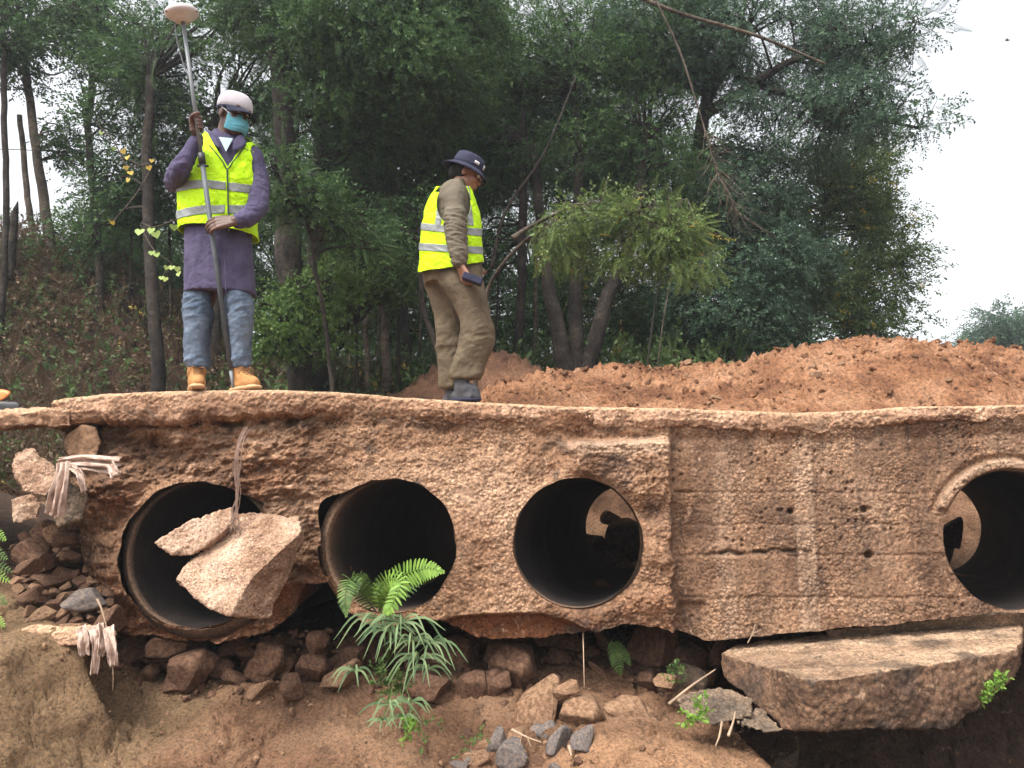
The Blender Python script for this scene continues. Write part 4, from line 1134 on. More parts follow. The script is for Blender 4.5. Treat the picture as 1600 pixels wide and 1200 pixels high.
body = hd + [limb([P(352, 222, YM + .01), P(356, 200, YM - .0), P(361, 188, YM - .02)], [.056, .053, .056]), closed(inner),
    limb(armR[:3] , [.048, .044, .040]), limb([armR[2], armR[3], wristR], [.040, .036, .026]), limb(armL[:3], [.048, .044, .040]), limb([armL[2], armL[3], wristL], [.040, .036, .026]),
    limb([hipL, kneeL, ankL], [.075, .048, .034]), limb([hipR, kneeR, ankR], [.075, .048, .034])]
body += grip_hand(HC, pd, (-.55, .8, 0), wristR, .013, sgn=-1)
body += relaxed_hand(wristL, (-.82, -.28, -.22), (.1, .9, -.3), 1.06, .42, thumb_side=-1)
link('body', blob(body, .0045, 2), M['skin'], root)
link('ear_loop', mesh_np('ear_loop', *joinparts([tube([g((-.004, .088, .022)), g((.04, .083, -.005)), g((.075, .060, -.022))], .0035, 6, 14), tube([g((-.006, .090, -.03)), g((.035, .080, -.055)), g((.068, .054, -.075))], .0035, 6, 14),
   tube([g((-.004, -.088, .022)), g((.075, -.060, -.022))], .0035, 6, 8)])), M['white'], root)
# eyes
for sy in (1, -1):
    V, f = ellip(g((.086, sy * .031, .014)), (.0115, .0105, .0085), B, 8); e = link('eye', mesh_np('eye', V, f), M['eye'], root)
    V, f = ellip(g((.0955, sy * .032, .013)), (.004, .006, .006), B, 6); o = link('iris', mesh_np('iris', V, f), M['iris']); o.parent = e
# mask: curved shell over nose, mouth and chin
u = np.linspace(-1, 1, 40); v = np.linspace(-1, 1, 34); UU, VV = np.meshgrid(u, v)
a_ = UU * 1.15; rx = .118 - .018 * VV**2 + .010 * np.cos(UU * 2.2) * (VV < 0); ry = .078
zz = -.055 + VV * .050 * (1 - .12 * UU**2)
pl = np.stack([rx * np.cos(a_) - .002 + .0012 * np.sin(VV * 16), ry * np.sin(a_), zz + .003 * np.cos(a_ * 5)], -1).reshape(-1, 3)
V = np.array([g(p) for p in pl]); me = mesh_np('face_mask', V, grid_faces(34, 40)); o = link('face_mask', me, M['mask'], root); sd = o.modifiers.new('t', 'SOLIDIFY'); sd.thickness = .003
# cap
th = np.linspace(0, 2 * np.pi, 64, endpoint=False)
def dome(g, rings, n=64):
    V = []
    for (r1, r2, zc, xo) in rings: V.append(np.array([g((xo + r1 * math.cos(t_), r2 * math.sin(t_), zc)) for t_ in th]))
    V = np.concatenate(V); return V, grid_faces(len(rings), n, True)
V, f = dome(g, [(.101, .084, .028, -.010), (.109, .092, .030, -.012), (.111, .094, .055, -.014), (.108, .092, .085, -.018), (.097, .083, .112, -.021), (.076, .065, .130, -.023), (.042, .036, .138, -.024), (.004, .004, .140, -.024)])
cap = link('cap', mesh_np('cap', V, f), M['capw'], root)
V, f = dome(g, [(.112, .094, .022, -.012), (.114, .096, .032, -.012), (.104, .088, .033, -.010), (.102, .086, .022, -.010)]); o = link('band', mesh_np('band', V, f), M['navy']); o.parent = cap
t1 = np.linspace(-1.15, 1.15, 30); rows = []
for k, e in enumerate(np.linspace(0, 1, 8)):
    rows.append(np.array([g((-.010 + (.108 + e * .072 * math.cos(t_ * .8)) * math.cos(t_ * (1 - .1 * e)), (.090 + .01 * e) * math.sin(t_ * (1 - .05 * e)), .030 - .030 * e - .014 * math.sin(t_)**2 * e)) for t_ in t1]))
me = mesh_np('brim', np.concatenate(rows), grid_faces(8, 30)); o = link('brim', me, M['navy']); o.parent = cap; sd = o.modifiers.new('t', 'SOLIDIFY'); sd.thickness = .005
# hair under the cap
V, f = dome(g, [(.100, .081, .034, -.016), (.102, .083, .012, -.020), (.096, .076, -.012, -.026)]); fm = f[(np.array([np.cos(np.arctan2(*((B.T @ (V[q].mean(0) - g((0, 0, 0))))[[1, 0]]))) for q in f]) < .15)]
o = link('hair', mesh_np('hair', V, fm), M['hair'], root)
# coat: torso + sleeves in one cloth
hem = lambda Vg: Vg
coat = [closed(Vt), limb(armR[:3], [.066, .062, .058], 20), limb([armR[2], armR[3], armR[4]], [.058, .050, .040], 20), limb(armL[:3], [.066, .060, .055], 20), limb([armL[2], armL[3], armL[4] + np.array([.0, .0, 0])], [.055, .048, .042], 20)]
me = blob(coat, .006, 4)
def coatw(c):
    arm = np.minimum(segdist(c, armR[2], armR[3]), segdist(c, armL[1], armL[3]))
    low = ss(.98, .80, (c[:, 2] - zf))
    return .012 * fbm(np.stack([c[:, 0] * 14, c[:, 1] * 14, c[:, 2] * 3.0], -1), 3) * low + .010 * ss(.12, .03, arm) * fbm(c * np.array([12, 12, 26]), 3, ridged=True) + wrinkle(.006)(c)
displace(me, coatw); coat_o = link('coat', me, M['coat'], root)
# front opening of the coat skirt, pocket flap lines and side buttons
cb = []
for i in range(4):
    p = P(291.5 + i * .2, 372 + i * 22, YM - .06); cb.append(ellip(p, (.006, .006, .006), None, 6))
V, f = joinparts(cb[::2]); o = link('button', mesh_np('button', V, f), M['white']); o.parent = coat_o
fr = np.array([P(351, 372, YM - .150), P(351.5, 410, YM - .150), P(353, 458, YM - .148)])
V, f = tube(fr, .0035, 6, 20); o = link('placket', mesh_np('placket', V, f), M['coat']); o.parent = coat_o
# collar
def flap(pts, name, mat, parent, th_=.006):
    me = mesh_np(name, np.array([P(*p) for p in pts]), np.array([[0, 1, 2, 3]])); o = link(name, me, mat); o.parent = parent
    o.modifiers.new('s', 'SUBSURF').levels = 0
    s_ = o.modifiers.new('t', 'SOLIDIFY'); s_.thickness = th_; return o
flap([(334, 204, YM - .095), (318, 200, YM - .045), (326, 214, YM - .13), (350, 242, YM - .158)], 'collar', M['coat'], coat_o)
flap([(368, 212, YM - .09), (380, 210, YM - .055), (388, 228, YM - .115), (358, 244, YM - .158)], 'collar', M['coat'], coat_o)
V = np.array([P(342, 214, YM - .09), P(364, 216, YM - .10), P(353, 237, YM - .160), P(350, 216, YM - .125)]); f = np.array([[0, 2, 3], [3, 2, 1], [0, 3, 1]]); link('undershirt', mesh_np('undershirt', V, f), M['tee'], root)
# vest
za, zb = zk(262) * (YM - .13), zk(205) * (YM - .1)
xz = P(355.5, 285, YM - .14)[0]
zbot = lambda c: zk(368) * YM + .018 * np.sin((c[:, 0] - xz) * 9) * 0 + np.where(c[:, 0] > xz, -.085 * (c[:, 0] - xz), .02)
def vkeep(c):
    front = c[:, 1] < YM + .0
    wl = np.clip((c[:, 2] - za) / (zb - za), 0, 1.4)
    s_ = c[:, 0] - xz
    vneck = front & (c[:, 2] > za) & (s_ > -.150 * wl) & (s_ < .098 * wl)
    armh = (segdist(c, armR[0], armR[1]) < .070) | (segdist(c, armL[0], armL[1] * .6 + armL[0] * .4) < .072) | ((c[:, 0] < P(303, 240, YM)[0]) & (c[:, 2] > zk(275) * YM)) | ((c[:, 0] > P(402, 240, YM)[0]) & (c[:, 2] > zk(262) * YM) & (c[:, 1] > YM - .04))
    top = c[:, 2] > zk(213) * (YM)
    return (c[:, 2] > zbot(c)) & ~vneck & ~armh & ~top
R2 = [(285, 401, 380, .150, 0)] + [(a - (5 if py > 260 else 0), b + (4 if py > 280 else 0), py, by + .012, dY) for a, b, py, by, dY in R1[4:]]
Vv, qv = loftE(R2, YM, 420, 300, yaw=.12)
wf = lambda c: wrinkle(.009, 7, 3)(c) + .006 * fbm(np.stack([c[:, 0] * 9 + c[:, 2] * 7, c[:, 1] * 9, c[:, 2] * 10], -1), 2, ridged=True)
vest = max(shell('vest', Vv, vkeep, .012, M['vest'], root, wf), key=lambda o: len(o.data.polygons))
def vband(rowf, hw):
    def k(c):
        r = np.array([rowof(z_, y_) for z_, y_ in zip(c[:, 2], c[:, 1])]); cx = np.array([colof(x_, z_, y_) for x_, y_, z_ in c])
        return vkeep(c) & (np.abs(r - rowf(cx)) < hw) & (np.abs(c[:, 0] - xz) > .006)
    return k
adopt(shell('reflective_strip', Vv, vband(lambda cx: 287 + .0030 * (cx - 322)**2 * (cx < 322) + .12 * (cx - 322) * (cx > 322), 6.5), .0155, M['strip'], root, wf, .002), vest)
adopt(shell('reflective_strip', Vv, vband(lambda cx: 327 + .0030 * (cx - 330)**2 * (cx < 330), 6.5), .0155, M['strip'], root, wf, .002), vest)
def onvest(px, py, lift=.0):
    """point on the vest front at a photo position"""
    r = np.abs(np.array([[colof(*(p[[0, 2, 1]])), rowof(p[2], p[1])] for p in Vv[::6, ::4].reshape(-1, 3)]) - np.array([px, py])); w_ = Vv[::6, ::4].reshape(-1, 3)
    fr_ = w_[:, 1] < YM; k = np.argmin(np.where(fr_, r[:, 0]**2 + r[:, 1]**2, 1e9)); p = P(px, py, w_[k, 1] - .016 - lift); return p
pz = [onvest(355 + .3 * i, 264 + i * 11, .003) for i in range(10)]
o = link('zip', mesh_np('zip', *tube(pz, .0045, 6, 40)), M['piping'], root); o.parent = vest; o.matrix_parent_inverse = Matrix()
edge = [onvest(a, b, .002) for a, b in ((314, 208), (323, 222), (335, 236), (347, 251), (355, 264), (363, 254), (374, 240), (384, 226))]
o = link('neck_piping', mesh_np('neck_piping', *tube(edge, .0038, 6, 60)), M['piping'], root); o.parent = vest; o.matrix_parent_inverse = Matrix()
mk = []
for i in range(4):
    p = onvest(382.5 + i * 4.3, 232.5 + i * 1.6, .003); s_ = .0052
    mk.append((np.array([p + np.array([-s_, 0, -s_]), p + np.array([s_, 0, -s_]), p + np.array([s_, 0, s_]), p + np.array([-s_, 0, s_])]), np.array([[0, 1, 2, 3]])))
M['olivemark'] = plain('olive_print', (.22, .30, .02, 1), .8)
o = link('printed_mark', mesh_np('printed_mark', *joinparts(mk)), M['olivemark'], root); o.parent = vest; o.matrix_parent_inverse = Matrix()
# jeans
RJ1 = [(300, 340, 436, .07, 0), (292, 336, 455, .085, 0), (289, 331, 480, .085, -.01), (290, 330, 510, .078, -.015), (288, 327, 540, .074, 0), (291, 325, 562, .068, .005), (295, 323, 574, .058, .005)]
RJ2 = [(350, 382, 436, .07, 0), (353, 390, 455, .085, 0), (356, 393, 480, .085, -.01), (358, 393, 510, .078, -.015), (358, 391, 540, .074, 0), (361, 391, 562, .068, .005), (363, 391, 575, .058, .005)]
me = blob([closed(loftE(RJ1, YM, 60, 60)[0]), closed(loftE(RJ2, YM, 60, 60)[0])], .0055, 2)
def jw(c):
    kz = np.exp(-((c[:, 2] - (zf + .47)) / .09)**2) + 1.3 * np.exp(-((c[:, 2] - (zf + .13)) / .08)**2)
    return .014 * kz * fbm(np.stack([c[:, 0] * 5 + c[:, 2] * 7, c[:, 1] * 6, c[:, 2] * 14 - c[:, 0] * 8], -1), 2, ridged=True) + wrinkle(.006, 8, 5)(c)
displace(me, jw); link('jeans', me, M['jeans'], root)
# boots
for (ank, toe, sd_) in ((P(308, 575, YM), P(309, 600, YM - .17), 0), (P(376, 575, YM), P(401, 600, YM - .13), 1)):
    ank[2] = zf + .12; toe[2] = zf
    pr, A, d, L = foot_parts(ank, toe, .98, .12)
    pr.append(limb([A(0, .10), A(0, .155)], [.050, .052])); me = blob(pr, .005, 3)
    co = mco(me); co[:, 2] = np.maximum(co[:, 2], zf + .012); setco(me, co); displace(me, lambda c: .003 * fbm(c * 30, 2))
    bt = link('boot', me, M['boot'], root)
    sp = [limb([A(-.035, .014), A(L * .5, .014), A(L - .022, .014)], [.043, .046, .040], 16)]; V, f = joinparts(sp); V[:, 2] = zf + np.clip((V[:, 2] - zf - .014) * .45, -.013, .012) + .014
    o = link('sole', mesh_np('sole', V, f), M['sole']); o.parent = bt
    sx = np.array([-d[1], d[0], 0]); lc = []
    for i in range(4):
        t_ = .055 + i * .024; zz_ = .112 - i * .013
        lc.append(tube([A(t_, zz_) + sx * .022, A(t_ + .008, zz_ + .010), A(t_ + .004, zz_) - sx * .022], .0035, 5, 8))
    lc.append(tube([A(.055, .128), A(.07, .13) + sx * .03, A(.065, .10) + sx * .05], .003, 5, 12)); lc.append(tube([A(.055, .128), A(.07, .13) - sx * .03, A(.075, .09) - sx * .048], .003, 5, 12))
    V, f = joinparts(lc); o = link('lace', mesh_np('lace', V, f), M['lace']); o.parent = bt
    V, f = tube([A(-.0, .125), A(-.0, .165)], [.048, .046], 20, 6); o = link('sock', mesh_np('sock', V, f), M['navy'], root)
# ---------------------------------------------------------------- the surveying pole
root = empty('survey_pole', pole_b, 'tall grey surveying pole topped by a white satellite receiver, leaning in the capped person\'s hands', 'survey pole')
V, f = joinparts([tube([pole_b + pd * .12, pole_b + pd * 1.30], .0135, 14)]); link('lower_tube', mesh_np('lower_tube', V, f), M['pole'], root)
V, f = joinparts([tube([pole_b + pd * 1.28, pole_t], .0105, 14)]); link('upper_tube', mesh_np('upper_tube', V, f), M['metal'], root)
V, f = tube([pole_b + pd * .0, pole_b + pd * .03, pole_b + pd * .13], [.001, .008, .012], 12); link('point', mesh_np('point', V, f), M['metal'], root)
cl = pole_b + pd * 1.285
V, f = joinparts([tube([cl - pd * .03, cl + pd * .03], .019, 14), tube([cl - np.array([.03, 0, 0]) - pd * .04, cl + np.array([.03, 0, 0]) - pd * .04], .007, 8)]); link('clamp', mesh_np('clamp', V, f), M['black'], root)
rb = nrm([pd[0] * 1.2, pd[1], pd[2]]); sx = nrm(np.cross(rb, [0, 1, 0])); sy_ = np.cross(rb, sx); tA = np.linspace(0, 2 * np.pi, 40, endpoint=False)
def disc(rings, base): 
    V = [base + rb * h + r * (np.cos(tA)[:, None] * sx + np.sin(tA)[:, None] * sy_) for r, h in rings]; m = len(V); V = np.vstack(V + [base + rb * rings[0][1], base + rb * rings[-1][1]])
    i = np.arange(40); j = (i + 1) % 40; return V, [grid_faces(m, 40, True), np.stack([np.full(40, m * 40), j, i], 1), np.stack([np.full(40, m * 40 + 1), (m - 1) * 40 + i, (m - 1) * 40 + j], 1)]
V, f = disc([(.042, 0), (.046, .012), (.060, .020), (.080, .030), (.088, .042), (.086, .056), (.072, .070), (.045, .079), (.012, .082)], pole_t)
rc = link('receiver', mesh_np('receiver', V, f), M['recv'], root)
fe = []
for a_ in (-.9, -.2, .5, 1.3, 2.4, -1.7): p = pole_t + rb * .040 + .084 * (math.cos(a_ - 1.6) * sx + math.sin(a_ - 1.6) * sy_) ; fe.append(ellip(p, (.009, .009, .006), None, 6))
V, f = joinparts(fe); o = link('rubber_plug', mesh_np('rubber_plug', V, f), M['black']); o.parent = rc; o.data.materials[0] = plain('brown_rubber', (.22, .15, .13, 1), .7)
V, f = tube([pole_t + sx * .045 - pd * .0, pole_t + sx * .045 - pd * .10, pole_t + sx * .03 - pd * .22, pole_t + sx * .012 - pd * .30], .003, 6, 20); link('antenna_cable', mesh_np('antenna_cable', V, f), M['metal'], root)
# ---------------------------------------------------------------- stooping woman
YW = 4.46
zf = deck_top(715) + .004
root = empty('person', (P(712, 600, YW)[0], YW, zf), 'person in khaki clothes, yellow vest and navy bucket hat looking down, seen from the side', 'person')
hd, g, B = head_parts(P(730, 274, YW), (.93, -.05, -.42), (.30, 0, .95), .84)
RT = [(663, 752, 432, .135, 0), (662, 752, 415, .135, 0), (664, 747, 390, .125, 0), (666, 745, 360, .125, 0), (671, 742, 330, .135, 0), (680, 735, 308, .13, 0), (693, 729, 293, .10, 0), (706, 731, 284, .055, 0)]
Vt, qt = loftE(RT, YW, 120, 120)
aS, aE, aW = P(709, 306, YW - .13), P(714, 378, YW - .19), P(717, 412, YW - .20)
arms = [aS, P(711, 342, YW - .17), aE, P(716, 396, YW - .2), aW]
far = [P(714, 308, YW + .13), P(722, 370, YW + .15), P(735, 405, YW + .12)]
hip = P(708, 428, YW)
k1, a1 = P(752, 515, YW - .07), P(727, 588, YW - .07)
k2, a2 = P(700, 520, YW + .07), P(706, 592, YW + .07)
inner = loftE([(a + 6, b - 5, py, by - .02, d_) for a, b, py, by, d_ in RT], YW, 50, 50)[0]
body = hd + [limb([P(717, 292, YW), P(722, 282, YW)], [.050, .047]), closed(inner), limb(arms[:3], [.042, .038, .035]), limb(arms[2:], [.035, .030, .022]), limb(far, [.04, .034, .024]),
   limb([P(722, 440, YW - .07), k1, a1], [.075, .050, .034]), limb([P(700, 440, YW + .07), k2, a2], [.075, .050, .034])]
body += relaxed_hand(aW + np.array([.005, 0, -.008]), (.42, -.05, -.9), (.75, .55, .2), .92, .62, thumb_side=-1)
body += relaxed_hand(far[-1], (.5, 0, -.8), (.4, -.8, .2), .9, .4, thumb_side=1)
link('body', blob(body, .0045, 2), M['skin2'], root)
for sy in (1, -1):
    V, f = ellip(g((.086, sy * .031, .014)), np.array((.0125, .0125, .0125)) * .84, B, 8); e = link('eye', mesh_np('eye', V, f), M['eye'], root)
    V, f = ellip(g((.0955, sy * .032, .013)), np.array((.004, .006, .006)) * .84, B, 6); o = link('iris', mesh_np('iris', V, f), M['iris']); o.parent = e
# glasses
gl = []
for sy in (1, -1):
    ca = np.linspace(0, 2 * np.pi, 20); gl.append(tube([g((.112, sy * .034 + .022 * math.cos(a_), .012 + .018 * math.sin(a_))) for a_ in ca], .0018, 5)); gl.append(tube([g((.110, sy * .056, .016)), g((.05, sy * .080, .014)), g((0, sy * .084, .012))], .0018, 5, 8))
gl.append(tube([g((.113, -.012, .014)), g((.113, .012, .014))], .0018, 5))
V, f = joinparts(gl); gsl = link('glasses', mesh_np('glasses', V, f), M['metal'], root)
# hair bun at the nape
V, f = joinparts([ellip(g((-.075, 0, -.005)), (.050, .055, .052), B, 12), ellip(g((-.03, 0, .02)), (.075, .068, .075), B, 12)]); me = mesh_np('hair', V, f); displace(me, lambda c: .006 * fbm(c * 40, 3)); link('hair', me, M['hair'], root)
# bucket hat
rings = [(.128, .112, .020, -.004), (.160, .138, .004, -.006), (.162, .140, .000, -.006), (.158, .136, .002, -.006), (.112, .096, .034, -.006), (.116, .099, .036, -.006), (.114, .097, .060, -.008), (.110, .093, .095, -.010), (.100, .085, .120, -.012), (.085, .072, .128, -.012), (.04, .035, .132, -.012), (.003, .003, .133, -.012)]
V, f = dome(lambda p: g((p[0] - .012, p[1], p[2] + .012)), rings[3:]); me = mesh_np('bucket_hat', V, f)
hat = link('bucket_hat', me, M['navy'], root)
rows = [(.108, .092, .046, -.018), (.128, .110, .036, -.02), (.150, .128, .020, -.022), (.166, .142, .004, -.024)]
V, f = dome(g, rows); o = link('brim', mesh_np('brim', V, f), M['navy']); o.parent = hat; sd = o.modifiers.new('t', 'SOLIDIFY'); sd.thickness = .004
def patch(a0, a1, z0, z1, r1, r2, name, mat, par, n=8):
    V = []
    for zc in (z0, z1): V += [g((-.020 + r1 * math.cos(t_), r2 * math.sin(t_), zc)) for t_ in np.linspace(a0, a1, n)]
    o = link(name, mesh_np(name, np.array(V), grid_faces(2, n)), mat); o.parent = par; s_ = o.modifiers.new('t', 'SOLIDIFY'); s_.thickness = .002; s_.offset = 0; return o
patch(-1.12, -.78, .072, .092, .1155, .0985, 'badge', M['white'], hat)
patch(-.36, -.20, .068, .098, .1165, .0985, 'badge', M['white'], hat)
# shirt
me = blob([closed(Vt), limb(arms[:3], [.062, .058, .052], 20), limb([arms[2], arms[3], aW + np.array([0, 0, .012])], [.052, .046, .038], 20), limb(far, [.058, .05, .038])], .0055, 4)
def sw(c):
    arm = segdist(c, arms[1], arms[3]); return .014 * ss(.10, .05, arm) * fbm(np.stack([c[:, 0] * 10 + c[:, 2] * 12, c[:, 1] * 8, c[:, 2] * 26], -1), 3, ridged=True) * ss(zk(330) * YW, zk(350) * YW, c[:, 2]) + wrinkle(.006)(c)
displace(me, sw); link('shirt', me, M['khakis'], root)
# vest
def vk(c):
    r = np.array([rowof(z_, y_) for z_, y_ in zip(c[:, 2], c[:, 1])]); cx = np.array([colof(x_, z_, y_) for x_, y_, z_ in c])
    lower = r < 424 - .16 * (cx - 660)
    armh = (np.abs(c[:, 1] - YW) > .055) & (segdist(c, np.array([aS[0], 0, aS[2]]) + np.array([0, 1, 0]) * YW * 0, np.array([aS[0], 0, aS[2]])) > 9)
    hole = (np.hypot(cx - 709, (r - 318) * .80) < 27) & (np.abs(c[:, 1] - YW) > .04) | ((r < 300) & (np.abs(c[:, 1] - YW) > .115))
    neck = (r < 291)
    return lower & ~hole & ~neck
RV = [(657, 754, 432, .150, 0), (658, 752, 410, .15, 0), (660, 750, 385, .15, 0), (663, 748, 355, .15, 0), (668, 745, 330, .15, 0), (678, 738, 308, .14, 0), (690, 731, 293, .105, 0), (704, 732, 284, .058, 0)]
Vv, qv = loftE(RV, YW, 380, 300)
vest = max(shell('vest', Vv, vk, .010, M['vest'], root, wf), key=lambda o: len(o.data.polygons))
def rc_(c): return np.array([rowof(z_, y_) for z_, y_ in zip(c[:, 2], c[:, 1])]), np.array([colof(x_, z_, y_) for x_, y_, z_ in c])
def b1(c):
    r, cx = rc_(c); return vk(c) & (np.abs(r - (358 + .10 * (cx - 700))) < 5.5)
def b2(c):
    r, cx = rc_(c); return vk(c) & (np.abs(r - (388 + (.06 if True else 0) * (cx - 700))) < 5.5)
def b3(c):
    r, cx = rc_(c); return vk(c) & (r < 352) & (np.abs(c[:, 1] - YW) > .02) & (((np.abs(cx - (684 + .0 * r) - (352 - r) * .10) < 4.5)) | (np.abs(cx - 735 + (345 - r) * .12) < 4.5))
for b_ in (b1, b2, b3):
    adopt(shell('reflective_strip', Vv, b_, .0135, M['strip'], root, wf, .002), vest)
# trousers
RL1 = [(676, 750, 418, .085, -.05), (680, 755, 440, .095, -.06), (703, 762, 470, .092, -.07), (718, 768, 500, .085, -.07), (722, 771, 525, .080, -.07), (714, 766, 550, .072, -.07), (705, 757, 575, .066, -.07), (703, 748, 592, .060, -.07)]
RL2 = [(662, 745, 418, .085, .05), (662, 738, 440, .095, .06), (672, 728, 470, .090, .07), (680, 724, 500, .080, .07), (683, 722, 540, .072, .07), (686, 722, 580, .066, .07), (689, 722, 606, .062, .07)]
me = blob([closed(loftE(RL1, YW, 60, 60)[0]), closed(loftE(RL2, YW, 60, 60)[0]), closed(loftE([(661, 752, 405, .14, 0), (660, 753, 425, .14, 0), (664, 752, 445, .13, 0)], YW, 50, 30)[0])], .0055, 3)
def tw(c):
    kz = np.exp(-((c[:, 2] - (zf + .36)) / .10)**2) + .8 * np.exp(-((c[:, 2] - (zf + .12)) / .10)**2)
    return .016 * kz * fbm(np.stack([c[:, 0] * 4 + c[:, 2] * 6, c[:, 1] * 5, c[:, 2] * 9 - c[:, 0] * 8], -1), 2, ridged=True) + .012 * fbm(np.stack([c[:, 0] * 9 + c[:, 2] * 4, c[:, 1] * 9, c[:, 2] * 3.5], -1), 3)
displace(me, tw); link('trousers', me, M['khaki'], root)
for (ax, tx, yy) in ((722, 748, -.07), (708, 738, .07)):
    ank = P(ax, 590, YW + yy); toe = P(tx, 600, YW + yy - .03); ank[2] = zf + .11; toe[2] = zf
    pr, A, d, L = foot_parts(ank, toe, .9, .11); me = blob(pr, .005, 3); co = mco(me); co[:, 2] = np.maximum(co[:, 2], zf + .012); setco(me, co); displace(me, lambda c: .005 * fbm(c * 25, 3))
    bt = link('shoe', me, M['shoe'], root)
    V, f = limb([A(-.03, .013), A(L * .5, .013), A(L - .02, .013)], [.038, .041, .036], 16); V[:, 2] = zf + np.clip((V[:, 2] - zf - .013) * .45, -.012, .011) + .013
    o = link('sole', mesh_np('sole', V, f), M['navy']); o.parent = bt
# handset she carries
c0, c1 = P(724, 431, YW - .225), P(752, 441, YW - .235)
d = nrm(c1 - c0); up_ = nrm(np.cross(d, [0, 1, 0])); V = []
me = hull_mesh([c0 + d * a * 1.0 + up_ * b * .018 + np.array([0, cc * .035, 0]) for a in (0, np.linalg.norm(c1 - c0) + .004) for b in (-1, 1) for cc in (-1, 1)])
o = tag(link('handset', me, M['navy']), 'dark blue handset held low in the hand of the person in the bucket hat', 'handset'); bv = o.modifiers.new('b', 'BEVEL'); bv.width = .004; bv.segments = 3
# ============================================================ foliage
def frond_template(n=13, L=1.0, w=.26, pl=.028, droop=.22, kind='feather'):
    """feathery compound leaf: rachis + narrow leaflets; x along, y across, z up; unit length"""
    V, F_ = [], []
    def quad(a, b, c, d):
        i = len(V); V.extend([a, b, c, d]); F_.append([i, i + 1, i + 2, i + 3])
    z = lambda t: -droop * t * t
    for i in range(4):
        t0, t1 = i / 4, (i + 1) / 4
        quad((t0, -.006, z(t0)), (t1, -.005, z(t1)), (t1, .005, z(t1)), (t0, .006, z(t0)))
    for i in range(n):
        t = .12 + .88 * i / (n - 1); s = w * (math.sin(math.pi * (.18 + .74 * t)))**.8
        for sg in (-1, 1):
            a = math.radians(58 - 22 * t); dx, dy = math.cos(a) * s, sg * math.sin(a) * s
            z0 = z(t); zt = z0 - s * .35
            mx, my = t + dx * .5, dy * .5
            V0 = (t, 0, z0); V2 = (t + dx, dy, zt)
            V1 = (mx + pl, my, z0 - s * .08); V3 = (mx - pl, my, z0 - s * .10)
            quad(V0, V1, V2, V3)
    return np.array(V, float), np.array(F_)
def leafy_template(n=11, seed=0, ls=.22):
    rr = np.random.RandomState(seed); V, F_ = [], []
    for i in range(n):
        t = .1 + .9 * i / n; a = rr.uniform(0, 6.28); el = rr.uniform(-.6, .7)
        d = np.array([.55, math.cos(a) * .8, math.sin(a) * .8 + el * .3]); d /= np.linalg.norm(d)
        s = ls * rr.uniform(.7, 1.2); side = np.cross(d, rr.normal(size=3)); side /= np.linalg.norm(side)
        p = np.array([t, 0, -.1 * t * t]); k = len(V)
        V += [p, p + d * s * .5 + side * s * .24, p + d * s, p + d * s * .5 - side * s * .24]; F_.append([k, k + 1, k + 2, k + 3])
    return np.array(V, float), np.array(F_)
T_FE = [frond_template(13, pl=.017), frond_template(11, droop=.4, w=.3, pl=.018), frond_template(14, droop=.1, w=.22, pl=.015)]
T_LF = [leafy_template(seed=s) for s in range(3)]
T_BM = [leafy_template(9, seed=s + 5, ls=.40) for s in range(2)]
def frames(d, rr, roll=.5):
    d = d / (np.linalg.norm(d, axis=1)[:, None] + 1e-9)
    up = np.tile([0, 0, 1.0], (len(d), 1)) + rr.normal(size=d.shape) * roll
    s = np.cross(up, d); s /= np.linalg.norm(s, axis=1)[:, None] + 1e-9
    u = np.cross(d, s)
    return np.stack([d, s, u], -1)          # columns
def instance(tmpls, pos, dirs, size, rr, roll=.5):
    V, Fs, A, o = [], [], [], 0
    pick = rr.randint(0, len(tmpls), len(pos)); Mx = frames(dirs, rr, roll)
    for k, (tv, tf) in enumerate(tmpls):
        m = pick == k
        if not m.any(): continue
        v = np.einsum('nij,vj->nvi', Mx[m], tv) * size[m][:, None, None] + pos[m][:, None]
        n = m.sum(); nv = len(tv)
        V.append(v.reshape(-1, 3)); Fs.append((tf[None] + (np.arange(n) * nv)[:, None, None]).reshape(-1, 4) + o); o += n * nv
        A.append(np.repeat(np.clip(rr.normal(.5, .22, n), 0, 1), nv))
    return np.concatenate(V), Fs, np.concatenate(A)
M['leaf_dark'] = leafmat('dark_leaves', (.012, .034, .014, 1), (.080, .150, .048, 1))
M['leaf_blue'] = leafmat('grey_green_leaves', (.022, .050, .034, 1), (.090, .155, .090, 1))
M['leaf_mid'] = leafmat('green_leaves', (.04, .080, .022, 1), (.12, .20, .05, 1))
M['leaf_bough'] = leafmat('bough_leaves', (.035, .070, .022, 1), (.17, .24, .07, 1), (.45, .36, .08, 1), .96)
M['leaf_bright'] = leafmat('bright_leaves', (.10, .20, .03, 1), (.24, .40, .07, 1))
M['leaf_olive'] = leafmat('olive_leaves', (.04, .075, .026, 1), (.12, .185, .06, 1), (.50, .38, .08, 1), .95)
M['dry'] = leafmat('dry_growth', (.045, .030, .019, 1), (.16, .105, .06, 1))
